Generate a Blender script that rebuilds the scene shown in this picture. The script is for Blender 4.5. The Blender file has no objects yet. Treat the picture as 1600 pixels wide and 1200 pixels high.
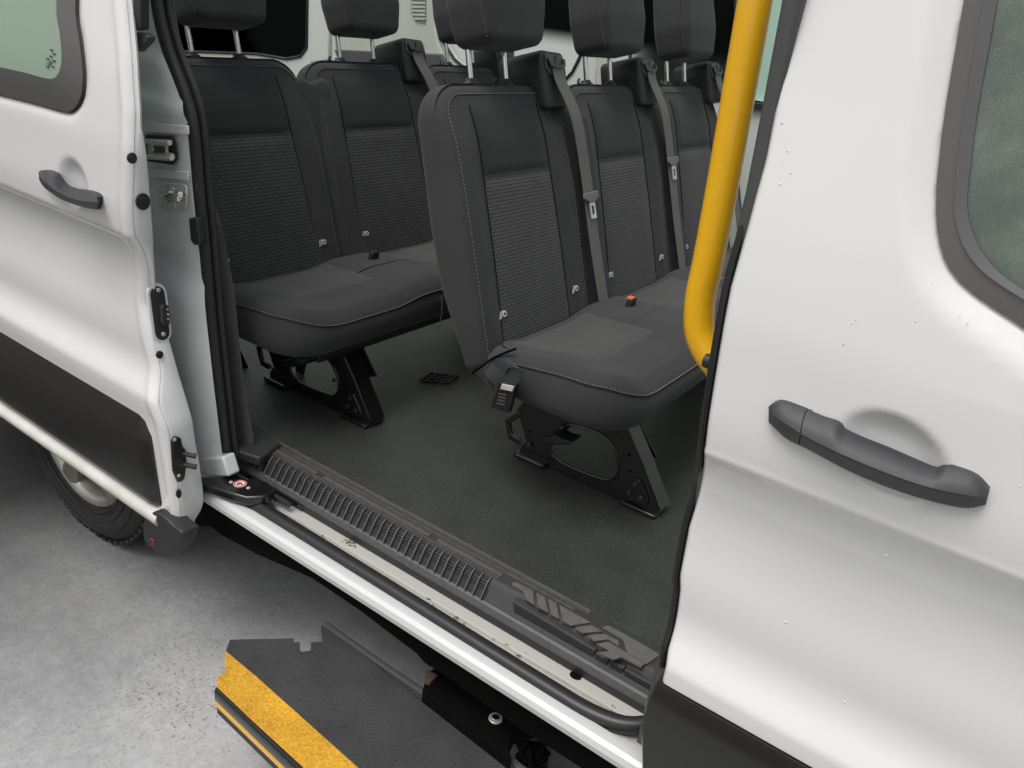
import bpy, bmesh, math, random
import numpy as np
from mathutils import Vector, Matrix
random.seed(4)
SC = bpy.context.scene
COL = SC.collection

# ------------------------------------------------------------------ camera
F = 1257.863
MC = np.array([[0.80795885, 0.32723502, -0.49002014],
               [0.57834826, -0.28125989, 0.76577161],
               [0.11276428, -0.90211425, -0.41650222]])
CAM = np.array([0.0, 0.0, 1.86])
cd = bpy.data.cameras.new('camera')
cam = bpy.data.objects.new('camera', cd); COL.objects.link(cam); SC.camera = cam
cd.sensor_width = 36.0; cd.lens = F / 1600 * 36.0; cd.clip_start = 0.02; cd.clip_end = 1000
m = Matrix.Identity(4)
for i in range(3):
    m[i][0] = MC[i, 0]; m[i][1] = -MC[i, 1]; m[i][2] = -MC[i, 2]; m[i][3] = CAM[i]
cam.matrix_world = m

# ------------------------------------------------------------------ world, sun, exposure
SUN_EL, SUN_AZ = 66.0, -104.0     # azimuth of the sun measured from +X towards +Y
w = bpy.data.worlds.new("World"); SC.world = w; w.use_nodes = True
nt = w.node_tree; bg = nt.nodes['Background']
sky = nt.nodes.new('ShaderNodeTexSky'); sky.sky_type = 'NISHITA'; sky.sun_disc = False
sky.sun_elevation = math.radians(SUN_EL); sky.sun_rotation = math.radians(90 - SUN_AZ)
sky.dust_density = 4.0; sky.air_density = 1.0; sky.ozone_density = 0.6
hs = nt.nodes.new('ShaderNodeHueSaturation'); hs.inputs['Saturation'].default_value = .22     # overcast: little blue left
wm = nt.nodes.new('ShaderNodeMix'); wm.data_type = 'RGBA'; wm.blend_type = 'MULTIPLY'; wm.inputs[0].default_value = 1; wm.inputs[7].default_value = (1.0, .99, .965, 1)
nt.links.new(sky.outputs[0], hs.inputs['Color']); nt.links.new(hs.outputs[0], wm.inputs[6]); nt.links.new(wm.outputs[2], bg.inputs[0]); bg.inputs[1].default_value = 0.13
sd = bpy.data.lights.new('sun', 'SUN'); sd.energy = 1.2; sd.angle = math.radians(30); sd.color = (1, .97, .93)
so = bpy.data.objects.new('sun', sd); COL.objects.link(so)
az, el = math.radians(SUN_AZ), math.radians(SUN_EL)
so.rotation_euler = Vector((math.cos(az) * math.cos(el), math.sin(az) * math.cos(el), math.sin(el))).to_track_quat('Z', 'Y').to_euler()
SC.view_settings.view_transform = 'Standard'; SC.view_settings.look = 'None'
SC.view_settings.exposure = 0.20; SC.view_settings.gamma = 1
SC.cycles.max_bounces = 8; SC.cycles.transparent_max_bounces = 12
SC.cycles.sample_clamp_indirect = 6

# ------------------------------------------------------------------ helpers
def at(px, py, ax, val):
    d = MC @ np.array([px - 800, py - 600, F])
    t = (val - CAM[ax]) / d[ax]
    return Vector(CAM + t * d)
def atl(pts, ax, val): return [at(p[0], p[1], ax, val) for p in pts]

class MB:
    def __init__(s): s.v = []; s.f = []
    def add(s, vs, fs):
        n = len(s.v); s.v += [tuple(v) for v in vs]; s.f += [tuple(i + n for i in f) for f in fs]; return s
    def box(s, a, b):
        x0, y0, z0 = a; x1, y1, z1 = b
        vs = [(x0,y0,z0),(x1,y0,z0),(x1,y1,z0),(x0,y1,z0),(x0,y0,z1),(x1,y0,z1),(x1,y1,z1),(x0,y1,z1)]
        return s.add(vs, [(0,3,2,1),(4,5,6,7),(0,1,5,4),(1,2,6,5),(2,3,7,6),(3,0,4,7)])
    def prism(s, poly, d):
        n = len(poly); d = Vector(d); P = [Vector(p) for p in poly]
        vs = P + [p + d for p in P]
        fs = [tuple(range(n))[::-1], tuple(range(n, 2 * n))] + [(i, (i + 1) % n, (i + 1) % n + n, i + n) for i in range(n)]
        return s.add(vs, fs)
    def tube(s, pts, r, seg=12, cap=True, flat=None):
        P = [Vector(p) for p in pts]; n = len(P); rs = r if hasattr(r, '__len__') else [r] * n
        t0 = (P[1] - P[0]).normalized()
        up = Vector((0, 0, 1)) if abs(t0.z) < .9 else Vector((1, 0, 0))
        nrm = (up - t0 * up.dot(t0)).normalized(); vs = []
        for i in range(n):
            t = (P[min(i + 1, n - 1)] - P[max(i - 1, 0)]).normalized()
            nrm = (nrm - t * nrm.dot(t)).normalized(); b = t.cross(nrm)
            for k in range(seg):
                a = 2 * math.pi * k / seg
                vs.append(P[i] + (nrm * math.cos(a) + b * math.sin(a) * (flat or 1)) * rs[i])
        fs = [(i*seg+k, i*seg+(k+1)%seg, (i+1)*seg+(k+1)%seg, (i+1)*seg+k) for i in range(n-1) for k in range(seg)]
        if cap: fs += [tuple(range(seg))[::-1], tuple(range((n-1)*seg, n*seg))]
        return s.add(vs, fs)
    def loft(s, secs, closed=True, cap=True):
        n = len(secs[0]); assert all(len(q) == n for q in secs); vs = [v for q in secs for v in q]
        fs = []
        for i in range(len(secs) - 1):
            for k in range(n if closed else n - 1):
                fs.append((i*n+k, i*n+(k+1)%n, (i+1)*n+(k+1)%n, (i+1)*n+k))
        if cap and closed: fs += [tuple(range(n))[::-1], tuple(range((len(secs)-1)*n, len(secs)*n))]
        return s.add(vs, fs)
    def disc(s, c, nrm, r, h, seg=16, r2=None):
        c = Vector(c); nrm = Vector(nrm).normalized(); r2 = r if r2 is None else r2
        u = nrm.orthogonal().normalized(); v = nrm.cross(u)
        q = [[c + (u*math.cos(2*math.pi*k/seg) + v*math.sin(2*math.pi*k/seg))*rr + nrm*hh for k in range(seg)] for rr, hh in ((r, 0), (r2, h))]
        return s.loft(q)
    def grid(s, nu, nv, fn):
        vs = [fn(i, j) for j in range(nv) for i in range(nu)]
        fs = [(j*nu+i, j*nu+i+1, (j+1)*nu+i+1, (j+1)*nu+i) for j in range(nv-1) for i in range(nu-1)]
        return s.add(vs, fs)
    def build(s, name, mat, parent=None, bevel=0, seg=2, angle=35, sub=0, solid=0, fixn=True):
        me = bpy.data.meshes.new(name); me.from_pydata([tuple(v) for v in s.v], [], s.f)
        if fixn:
            bm = bmesh.new(); bm.from_mesh(me); bmesh.ops.recalc_face_normals(bm, faces=bm.faces); bm.to_mesh(me); bm.free()
        me.polygons.foreach_set('use_smooth', [True] * len(me.polygons)); me.set_sharp_from_angle(angle=math.radians(angle))
        me.update()
        return link(name, me, mat, parent, bevel, seg, sub, solid)
def link(name, me, mat, parent=None, bevel=0, seg=2, sub=0, solid=0):
    o = bpy.data.objects.new(name, me); COL.objects.link(o)
    if mat: me.materials.append(mat)
    if parent is not None:
        o.parent = parent
        if parent.type == 'EMPTY': o.location = -parent.location
    if solid:
        md = o.modifiers.new('solid', 'SOLIDIFY'); md.thickness = solid; md.offset = -1
    if bevel:
        md = o.modifiers.new('bevel', 'BEVEL'); md.width = bevel; md.segments = seg; md.limit_method = 'ANGLE'; md.angle_limit = math.radians(35)
    if sub:
        md = o.modifiers.new('sub', 'SUBSURF'); md.levels = sub; md.render_levels = sub
    return o
def holed(name, outer, holes, d, mat, parent, bevel=0):
    """plate with holes: outer, holes are 3D loops in one plane, d the thickness vector"""
    bm = bmesh.new(); E = []
    for lp in [outer] + holes:
        vs = [bm.verts.new(p) for p in lp]
        E += [bm.edges.new((vs[i], vs[(i + 1) % len(vs)])) for i in range(len(vs))]
    bmesh.ops.triangle_fill(bm, edges=E, use_beauty=True, use_dissolve=False)
    g = bmesh.ops.extrude_face_region(bm, geom=bm.faces[:])
    bmesh.ops.translate(bm, vec=Vector(d), verts=[e for e in g['geom'] if isinstance(e, bmesh.types.BMVert)])
    bmesh.ops.recalc_face_normals(bm, faces=bm.faces)
    me = bpy.data.meshes.new(name); bm.to_mesh(me); bm.free()
    me.polygons.foreach_set('use_smooth', [True] * len(me.polygons)); me.set_sharp_from_angle(angle=math.radians(35))
    return link(name, me, mat, parent, bevel)
def thing(name, label, cat, loc, group=None):
    o = bpy.data.objects.new(name, None); COL.objects.link(o); o.location = loc; o.empty_display_size = .1
    o['label'] = label; o['category'] = cat
    if group: o['group'] = group
    return o
def kind(o, k): o['kind'] = k; return o
def lab(o, t): o['label'] = t; return o
def smoothpoly(pts, n=6, closed=True):
    """Catmull-Rom through points"""
    P = [Vector(p) for p in pts]; N = len(P); out = []
    for i in range(N if closed else N - 1):
        g = (lambda k: P[k % N]) if closed else (lambda k: P[min(max(k, 0), N - 1)])
        a, b, c, d = g(i-1), g(i), g(i+1), g(i+2)
        for k in range(n):
            t = k / n
            out.append(.5*((2*b)+(c-a)*t+(2*a-5*b+4*c-d)*t*t+(3*b-a-3*c+d)*t**3))
    if not closed: out.append(P[-1])
    return out
def rpoly(corners, radii, seg=6):
    """rounded 2D polygon"""
    out = []; n = len(corners)
    for i in range(n):
        p = np.array(corners[i], float); a = np.array(corners[i-1], float); b = np.array(corners[(i+1) % n], float)
        u = (a-p)/np.linalg.norm(a-p); v = (b-p)/np.linalg.norm(b-p); r = radii[i] if hasattr(radii, '__len__') else radii
        ang = math.acos(max(-1, min(1, u@v))); L = r/math.tan(ang/2)
        s0 = p+u*L; s1 = p+v*L
        for k in range(seg+1):
            t = k/seg
            out.append(tuple((1-t)**2*s0+2*t*(1-t)*(p*.72+ (s0+s1)/2*.28)+t*t*s1))
    return out
def densify(pts, step):
    out = []
    for i in range(len(pts)):
        a = np.array(pts[i]); b = np.array(pts[(i+1) % len(pts)]); L = np.linalg.norm(b-a); k = max(1, int(L/step))
        for j in range(k): out.append(tuple(a+(b-a)*j/k))
    return out
def pillow(outline, prof, scales, toP, relief=None):
    """outline 2D closed; prof list of (inset, depth) back->front; scales: rings inward on the front cap"""
    O = np.array(outline); N = len(O)
    T = np.roll(O, -1, 0)-np.roll(O, 1, 0); T /= np.linalg.norm(T, axis=1)[:, None]+1e-9
    area = .5*np.sum(O[:, 0]*np.roll(O[:, 1], -1)-np.roll(O[:, 0], -1)*O[:, 1])
    Nn = np.stack([-T[:, 1], T[:, 0]], 1)*(1 if area > 0 else -1)
    c = (O.max(0)+O.min(0))/2; rings = []
    for ins, d in prof:
        Q = O+Nn*ins; rings.append([(q[0], q[1], d) for q in Q])
    Q = np.array([r[:2] for r in rings[-1]]); d = prof[-1][1]
    for sc in scales: rings.append([(q[0], q[1], d) for q in (c+(Q-c)*sc)])
    secs = []
    for r in rings:
        s = []
        for (a, b, dd) in r:
            if relief: dd = relief(a, b, dd)
            s.append(toP(a, b, dd))
        secs.append(s)
    return MB().loft(secs)
def rprof(depth, r, n=4, rb=None):
    """rounded edge profile back->front"""
    rb = rb or r; out = []
    for k in range(n+1):
        a = math.pi/2*k/n; out.append((rb*(1-math.sin(a)), -depth+rb*(1-math.cos(a))))
    for k in range(n+1):
        a = math.pi/2*k/n; out.append((r*(1-math.cos(a)), -r+r*math.sin(a)))
    return out
def sstep(a, b, x):
    t = min(1, max(0, (x-a)/(b-a))); return t*t*(3-2*t)
def text(name, body, size, loc, xdir, ydir, mat, parent, ext=.0006):
    cu = bpy.data.curves.new(name, 'FONT'); cu.body = body; cu.size = size; cu.extrude = ext; cu.align_x = 'CENTER'
    t = bpy.data.objects.new(name, cu)
    me = bpy.data.meshes.new_from_object(t); bpy.data.objects.remove(t)
    x = Vector(xdir).normalized(); y = Vector(ydir).normalized(); z = x.cross(y)
    M = Matrix((( x.x, y.x, z.x, loc[0]), (x.y, y.y, z.y, loc[1]), (x.z, y.z, z.z, loc[2]), (0,0,0,1)))
    me.transform(M)
    return link(name, me, mat, parent)
def dashes(path, L, gap, wd, h, up):
    """short stitches along a path"""
    mb = MB(); P = [Vector(p) for p in path]
    d = [0]
    for i in range(len(P)-1): d.append(d[-1]+(P[i+1]-P[i]).length)
    def pt(s):
        for i in range(len(P)-1):
            if s <= d[i+1]: return P[i].lerp(P[i+1], (s-d[i])/max(1e-9, d[i+1]-d[i]))
        return P[-1]
    s = 0
    while s+L < d[-1]:
        a, b = pt(s), pt(s+L); t = (b-a).normalized(); sd_ = t.cross(Vector(up)).normalized()*wd/2; u = sd_.cross(t).normalized()*h/2
        vs = [a-sd_, a+sd_, b+sd_, b-sd_]; mid = (a+b)/2
        mb.add([a-sd_*.5-u, a+sd_*.5-u, b+sd_*.5-u, b-sd_*.5-u, a-sd_*.5, a+sd_*.5, b+sd_*.5, b-sd_*.5, mid-sd_+u, mid+sd_+u],
               [(4,8,9,5),(8,7,6,9),(4,7,8),(5,9,6),(0,4,5,1),(2,6,7,3)])
        s += L+gap
    return mb

# ------------------------------------------------------------------ materials
MATS = {}
def mat(name, col, rough=.5, metal=0, coat=0, spec=.5, bump=None, noise=None, **kw):
    m = bpy.data.materials.new(name); m.use_nodes = True; N = m.node_tree; b = N.nodes['Principled BSDF']
    b.inputs['Base Color'].default_value = (*col, 1); b.inputs['Roughness'].default_value = rough; b.inputs['Metallic'].default_value = metal
    b.inputs['Coat Weight'].default_value = coat; b.inputs['Coat Roughness'].default_value = .04; b.inputs['Specular IOR Level'].default_value = spec
    tc = N.nodes.new('ShaderNodeTexCoord')
    if noise:      # (scale, amount, detail): colour mottling
        n = N.nodes.new('ShaderNodeTexNoise'); n.inputs['Scale'].default_value = noise[0]; n.inputs['Detail'].default_value = noise[2]
        N.links.new(tc.outputs['Object'], n.inputs['Vector'])
        r = N.nodes.new('ShaderNodeMapRange'); r.inputs[1].default_value = .3; r.inputs[2].default_value = .7
        r.inputs[3].default_value = 1-noise[1]; r.inputs[4].default_value = 1+noise[1]; N.links.new(n.outputs[0], r.inputs[0])
        mx = N.nodes.new('ShaderNodeVectorMath'); mx.operation = 'SCALE'; mx.inputs[0].default_value = col
        N.links.new(r.outputs[0], mx.inputs['Scale']); N.links.new(mx.outputs[0], b.inputs['Base Color'])
    if bump:       # (scale, strength, distance)
        n = N.nodes.new('ShaderNodeTexNoise'); n.inputs['Scale'].default_value = bump[0]; n.inputs['Detail'].default_value = 3
        N.links.new(tc.outputs['Object'], n.inputs['Vector'])
        bp = N.nodes.new('ShaderNodeBump'); bp.inputs['Strength'].default_value = bump[1]; bp.inputs['Distance'].default_value = bump[2]
        N.links.new(n.outputs[0], bp.inputs['Height']); N.links.new(bp.outputs[0], b.inputs['Normal'])
    for k, v in kw.items(): b.inputs[k].default_value = v
    MATS[name] = m; return m
PAINT = mat('white_paint', (.78, .785, .785), .3, coat=.9, bump=(2.2, .12, .02), noise=(3, .012, 3))
JAMB = mat('jamb_paint', (.74, .77, .77), .33, coat=.5, noise=(7, .04, 4), bump=(5, .1, .01))
LRAIL = mat('dusty_rail_paint', (.62, .62, .58), .45, coat=.2, noise=(14, .10, 6), bump=(60, .15, .002))
DIRTY = mat('dirty_sill_paint', (.62, .62, .60), .4, coat=.3, bump=(30, .1, .003))
PLB = mat('black_plastic', (.022, .023, .025), .5, bump=(700, .25, .001))
PLL = mat('worn_plastic', (.085, .085, .088), .5, noise=(60, .15, 4))
def ribbed(m_):
    N = m_.node_tree; L = N.links; b = N.nodes['Principled BSDF']; tc = N.nodes.new('ShaderNodeTexCoord')
    wv = N.nodes.new('ShaderNodeTexWave'); wv.wave_type = 'BANDS'; wv.bands_direction = 'Y'; wv.inputs['Scale'].default_value = 85
    L.new(tc.outputs['Object'], wv.inputs['Vector']); bp = N.nodes.new('ShaderNodeBump'); bp.inputs['Strength'].default_value = .7; bp.inputs['Distance'].default_value = .0012
    L.new(wv.outputs['Fac'], bp.inputs['Height']); L.new(bp.outputs[0], b.inputs['Normal']); return m_
PLR = ribbed(mat('ribbed_plastic', (.10, .097, .095), .55, noise=(60, .15, 4)))
PLT = mat('textured_plastic', (.028, .029, .031), .55, bump=(900, .5, .001), noise=(40, .12, 3))
PLG = mat('grey_trim_plastic', (.075, .075, .078), .6, bump=(600, .3, .001))
MOUL = mat('moulding_plastic', (.019, .019, .0185), .22, bump=(800, .1, .0006))
RUB = mat('rubber', (.020, .020, .022), .38)
RUBD = mat('dull_rubber', (.02, .02, .02), .75, noise=(12, .3, 4), bump=(90, .4, .004))
BLK = mat('black_enamel', (.008, .008, .009), .3, coat=.4)
UND = mat('underbody_black', (.0035, .0035, .0035), .95, spec=.1)
CHR = mat('chrome', (.75, .75, .74), .14, metal=1)
STL = mat('galvanised_steel', (.70, .69, .65), .3, metal=.4, noise=(40, .15, 3))
YEL = mat('yellow_powder_coat', (.90, .49, .012), .33, coat=.5, bump=(500, .05, .0006))
WEB = mat('belt_webbing', (.13, .128, .122), .65)
WEBD = mat('dark_webbing', (.028, .031, .040), .6)
THR = mat('pale_thread', (.30, .28, .265), .8)
THD = mat('grey_thread', (.16, .16, .16), .8)
TRIM = mat('pale_interior_trim', (.50, .53, .46), .55, noise=(5, .04, 3))
INTW = mat('interior_paint', (.62, .68, .62), .4, coat=.3)
LBL = mat('white_label', (.75, .75, .75), .5)
RED = mat('red_print', (.55, .04, .04), .45)
ORG = mat('red_button', (.85, .16, .07), .4)
ALY = mat('alloy_wheel', (.42, .40, .36), .38, metal=.75, noise=(20, .12, 4))
FRIT = mat('window_border', (.075, .072, .07), .12, spec=.9)
FRM = mat('window_seal', (.10, .10, .105), .55)
HAND = mat('handle_plastic', (.038, .040, .045), .48, bump=(900, .35, .0008))
VENTM = mat('vent_plastic', (.35, .36, .31), .6)

def fabric(name, col, pattern=None, dark=.6):
    m = bpy.data.materials.new(name); m.use_nodes = True; N = m.node_tree; b = N.nodes['Principled BSDF']; L = N.links
    b.inputs['Roughness'].default_value = .92; b.inputs['Specular IOR Level'].default_value = .25
    b.inputs['Sheen Weight'].default_value = .10; b.inputs['Sheen Roughness'].default_value = .5
    tc = N.nodes.new('ShaderNodeTexCoord')
    n = N.nodes.new('ShaderNodeTexNoise'); n.inputs['Scale'].default_value = 420; n.inputs['Detail'].default_value = 2; L.new(tc.outputs['Object'], n.inputs['Vector'])
    n2 = N.nodes.new('ShaderNodeTexNoise'); n2.inputs['Scale'].default_value = 7; n2.inputs['Detail'].default_value = 3; L.new(tc.outputs['Object'], n2.inputs['Vector'])
    r = N.nodes.new('ShaderNodeMapRange'); r.inputs[1].default_value = .25; r.inputs[2].default_value = .75; r.inputs[3].default_value = .86; r.inputs[4].default_value = 1.14
    L.new(n.outputs[0], r.inputs[0])
    r2 = N.nodes.new('ShaderNodeMapRange'); r2.inputs[1].default_value = .3; r2.inputs[2].default_value = .7; r2.inputs[3].default_value = .92; r2.inputs[4].default_value = 1.08
    L.new(n2.outputs[0], r2.inputs[0])
    mu = N.nodes.new('ShaderNodeMath'); mu.operation = 'MULTIPLY'; L.new(r.outputs[0], mu.inputs[0]); L.new(r2.outputs[0], mu.inputs[1])
    hsrc = n.outputs[0]; strength = .25; dist = .001; scale = mu.outputs[0]
    if pattern:
        br = N.nodes.new('ShaderNodeTexBrick'); uv = N.nodes.new('ShaderNodeUVMap')
        L.new(uv.outputs[0], br.inputs['Vector'])
        br.inputs['Color1'].default_value = (1, 1, 1, 1); br.inputs['Color2'].default_value = (.85, .85, .85, 1); br.inputs['Mortar'].default_value = (0, 0, 0, 1)
        br.inputs['Scale'].default_value = 1; br.offset = .5
        br.inputs['Brick Width'].default_value = pattern[0]; br.inputs['Row Height'].default_value = pattern[1]
        br.inputs['Mortar Size'].default_value = pattern[2]; br.inputs['Mortar Smooth'].default_value = .6
        mr = N.nodes.new('ShaderNodeMapRange'); mr.inputs[3].default_value = dark; mr.inputs[4].default_value = 1.1; L.new(br.outputs['Color'], mr.inputs[0])
        m2 = N.nodes.new('ShaderNodeMath'); m2.operation = 'MULTIPLY'; L.new(mu.outputs[0], m2.inputs[0]); L.new(mr.outputs[0], m2.inputs[1])
        scale = m2.outputs[0]; hsrc = br.outputs['Color']; strength = .5; dist = .002
    vm = N.nodes.new('ShaderNodeVectorMath'); vm.operation = 'SCALE'; vm.inputs[0].default_value = col; L.new(scale, vm.inputs['Scale']); L.new(vm.outputs[0], b.inputs['Base Color'])
    bp = N.nodes.new('ShaderNodeBump'); bp.inputs['Strength'].default_value = strength; bp.inputs['Distance'].default_value = dist
    L.new(hsrc, bp.inputs['Height']); L.new(bp.outputs[0], b.inputs['Normal'])
    return m
FAB = fabric('charcoal_fabric', (.042, .0435, .045))
FABU = fabric('smooth_charcoal_fabric', (.028, .030, .031))
FABI = fabric('woven_insert_fabric', (.074, .077, .077), (.0150, .0094, .0025), .60)
FABR = fabric('ribbed_insert_fabric', (.058, .061, .061), (.021, .0105, .0026), .62)

def glassm(name, col, alpha, rough=.03, mottled=0, through=None):
    m = bpy.data.materials.new(name); m.use_nodes = True; N = m.node_tree; L = N.links
    out = N.nodes['Material Output']; b = N.nodes['Principled BSDF']
    b.inputs['Base Color'].default_value = (*col, 1); b.inputs['Roughness'].default_value = rough; b.inputs['Specular IOR Level'].default_value = .6
    tr = N.nodes.new('ShaderNodeBsdfTransparent'); tr.inputs[0].default_value = (*(through or [min(1, c_*1.6+.1) for c_ in col]), 1)
    mx = N.nodes.new('ShaderNodeMixShader'); mx.inputs[0].default_value = alpha
    L.new(tr.outputs[0], mx.inputs[1]); L.new(b.outputs[0], mx.inputs[2]); L.new(mx.outputs[0], out.inputs[0])
    if mottled:
        tc = N.nodes.new('ShaderNodeTexCoord'); n = N.nodes.new('ShaderNodeTexVoronoi'); n.inputs['Scale'].default_value = 330
        n3 = N.nodes.new('ShaderNodeTexNoise'); n3.inputs['Scale'].default_value = 14; n3.inputs['Detail'].default_value = 6
        L.new(tc.outputs['Object'], n.inputs['Vector']); L.new(tc.outputs['Object'], n3.inputs['Vector'])
        r = N.nodes.new('ShaderNodeMapRange'); r.inputs[1].default_value = .0; r.inputs[2].default_value = .5; r.inputs[3].default_value = 1.3; r.inputs[4].default_value = .88; L.new(n.outputs[0], r.inputs[0])
        r3 = N.nodes.new('ShaderNodeMapRange'); r3.inputs[1].default_value = .35; r3.inputs[2].default_value = .7; r3.inputs[3].default_value = .75; r3.inputs[4].default_value = 1.45; L.new(n3.outputs[0], r3.inputs[0])
        mu = N.nodes.new('ShaderNodeMath'); mu.operation = 'MULTIPLY'; L.new(r.outputs[0], mu.inputs[0]); L.new(r3.outputs[0], mu.inputs[1])
        vm = N.nodes.new('ShaderNodeVectorMath'); vm.operation = 'SCALE'; vm.inputs[0].default_value = col; L.new(mu.outputs[0], vm.inputs['Scale']); L.new(vm.outputs[0], b.inputs['Base Color'])
        bp = N.nodes.new('ShaderNodeBump'); bp.inputs['Strength'].default_value = .05; bp.inputs['Distance'].default_value = .001; L.new(n.outputs[0], bp.inputs['Height']); L.new(bp.outputs[0], b.inputs['Normal'])
    return m
GLG = glassm('green_glass', (.40, .51, .42), .6)
GLD = glassm('misted_green_glass', (.115, .150, .125), .86, rough=.18, mottled=1)
GLC = glassm('clear_dark_glass', (.03, .04, .035), .06, through=(.93, .96, .94))
GLP = glassm('pale_green_glass', (.55, .78, .66), .75)
DROP = mat('water', (.76, .77, .77), .04, coat=1.0)

def gritty(name, c1, c2, scale, bump, broad=.5, lo=.55, hi=.95):
    m = bpy.data.materials.new(name); m.use_nodes = True; N = m.node_tree; L = N.links; b = N.nodes['Principled BSDF']
    tc = N.nodes.new('ShaderNodeTexCoord'); n = N.nodes.new('ShaderNodeTexNoise'); n.inputs['Scale'].default_value = scale; n.inputs['Detail'].default_value = 4; n.inputs['Roughness'].default_value = .8
    n2 = N.nodes.new('ShaderNodeTexNoise'); n2.inputs['Scale'].default_value = 9; n2.inputs['Detail'].default_value = 5
    L.new(tc.outputs['Object'], n.inputs['Vector']); L.new(tc.outputs['Object'], n2.inputs['Vector'])
    ad = N.nodes.new('ShaderNodeMath'); ad.operation = 'MULTIPLY_ADD'; ad.inputs[1].default_value = broad; L.new(n2.outputs[0], ad.inputs[0]); L.new(n.outputs[0], ad.inputs[2])
    cr = N.nodes.new('ShaderNodeValToRGB'); cr.color_ramp.elements[0].position = lo; cr.color_ramp.elements[1].position = hi
    cr.color_ramp.elements[0].color = (*c1, 1); cr.color_ramp.elements[1].color = (*c2, 1); L.new(ad.outputs[0], cr.inputs[0]); L.new(cr.outputs[0], b.inputs['Base Color'])
    b.inputs['Roughness'].default_value = .75
    bp = N.nodes.new('ShaderNodeBump'); bp.inputs['Strength'].default_value = bump; bp.inputs['Distance'].default_value = .002; L.new(n.outputs[0], bp.inputs['Height']); L.new(bp.outputs[0], b.inputs['Normal'])
    return m
GRITB = gritty('black_grit', (.020, .020, .022), (.085, .085, .09), 230, 1.0, .3, .5, .9)
GRITY = gritty('yellow_grit', (.34, .17, .01), (.86, .46, .03), 200, .9, .4, .5, .85)
FLOORM = gritty('grained_vinyl', (.017, .019, .018), (.066, .071, .064), 170, .9, .22, .46, .80)
FLOORM.node_tree.nodes['Principled BSDF'].inputs['Roughness'].default_value = .36

def concrete():
    m = bpy.data.materials.new('concrete'); m.use_nodes = True; N = m.node_tree; L = N.links; b = N.nodes['Principled BSDF']
    tc = N.nodes.new('ShaderNodeTexCoord'); b.inputs['Roughness'].default_value = .85
    def noise(s, d, rg=.6):
        n = N.nodes.new('ShaderNodeTexNoise'); n.inputs['Scale'].default_value = s; n.inputs['Detail'].default_value = d; n.inputs['Roughness'].default_value = rg
        L.new(tc.outputs['Object'], n.inputs['Vector']); return n.outputs[0]
    def mr(s, a, b_, c, d):
        r = N.nodes.new('ShaderNodeMapRange'); L.new(s, r.inputs[0])
        for i, v in enumerate((a, b_, c, d)): r.inputs[i+1].default_value = v
        return r.outputs[0]
    def mul(a, c):
        q = N.nodes.new('ShaderNodeMath'); q.operation = 'MULTIPLY'; L.new(a, q.inputs[0]); L.new(c, q.inputs[1]); return q.outputs[0]
    v = mul(mr(noise(1.3, 8, .65), .3, .7, .80, 1.15), mr(noise(60, 3), .3, .7, .93, 1.07))
    v = mul(v, mr(noise(38, 6, .75), .26, .34, .45, 1))      # pits
    v = mul(v, mr(noise(6, 6), .3, .7, .90, 1.08)); v = mul(v, mr(noise(140, 2, .5), .62, .70, 1, .55)); v = mul(v, mr(noise(24, 8, .8), .35, .7, .88, 1.1))
    # scuffed dark specks in loose drifts
    a = mr(noise(85, 4, .65), .57, .63, 1, .35)
    sc = at(305, 1075, 2, 0)
    dn = N.nodes.new('ShaderNodeVectorMath'); dn.operation = 'DISTANCE'; L.new(tc.outputs['Object'], dn.inputs[0]); dn.inputs[1].default_value = sc
    ad = N.nodes.new('ShaderNodeMath'); ad.operation = 'MULTIPLY_ADD'; ad.inputs[1].default_value = .55; L.new(noise(7, 4), ad.inputs[0]); L.new(dn.outputs['Value'], ad.inputs[2])
    msk = mr(ad.outputs[0], .34, .56, 1, 0)
    mxx = N.nodes.new('ShaderNodeMix'); mxx.data_type = 'FLOAT'; L.new(msk, mxx.inputs[0]); mxx.inputs[2].default_value = 1; L.new(a, mxx.inputs[3])
    v = mul(v, mxx.outputs[0])
    # light falloff painted into the concrete colour, darkening towards the van's rear
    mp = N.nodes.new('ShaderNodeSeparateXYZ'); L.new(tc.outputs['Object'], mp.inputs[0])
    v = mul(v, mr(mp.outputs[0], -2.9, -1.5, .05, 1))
    vm = N.nodes.new('ShaderNodeVectorMath'); vm.operation = 'SCALE'; vm.inputs[0].default_value = (.45, .455, .465); L.new(v, vm.inputs['Scale']); L.new(vm.outputs[0], b.inputs['Base Color'])
    bp = N.nodes.new('ShaderNodeBump'); bp.inputs['Strength'].default_value = .35; bp.inputs['Distance'].default_value = .004; L.new(noise(45, 5), bp.inputs['Height']); L.new(bp.outputs[0], b.inputs['Normal'])
    return m
CONC = concrete()

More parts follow.
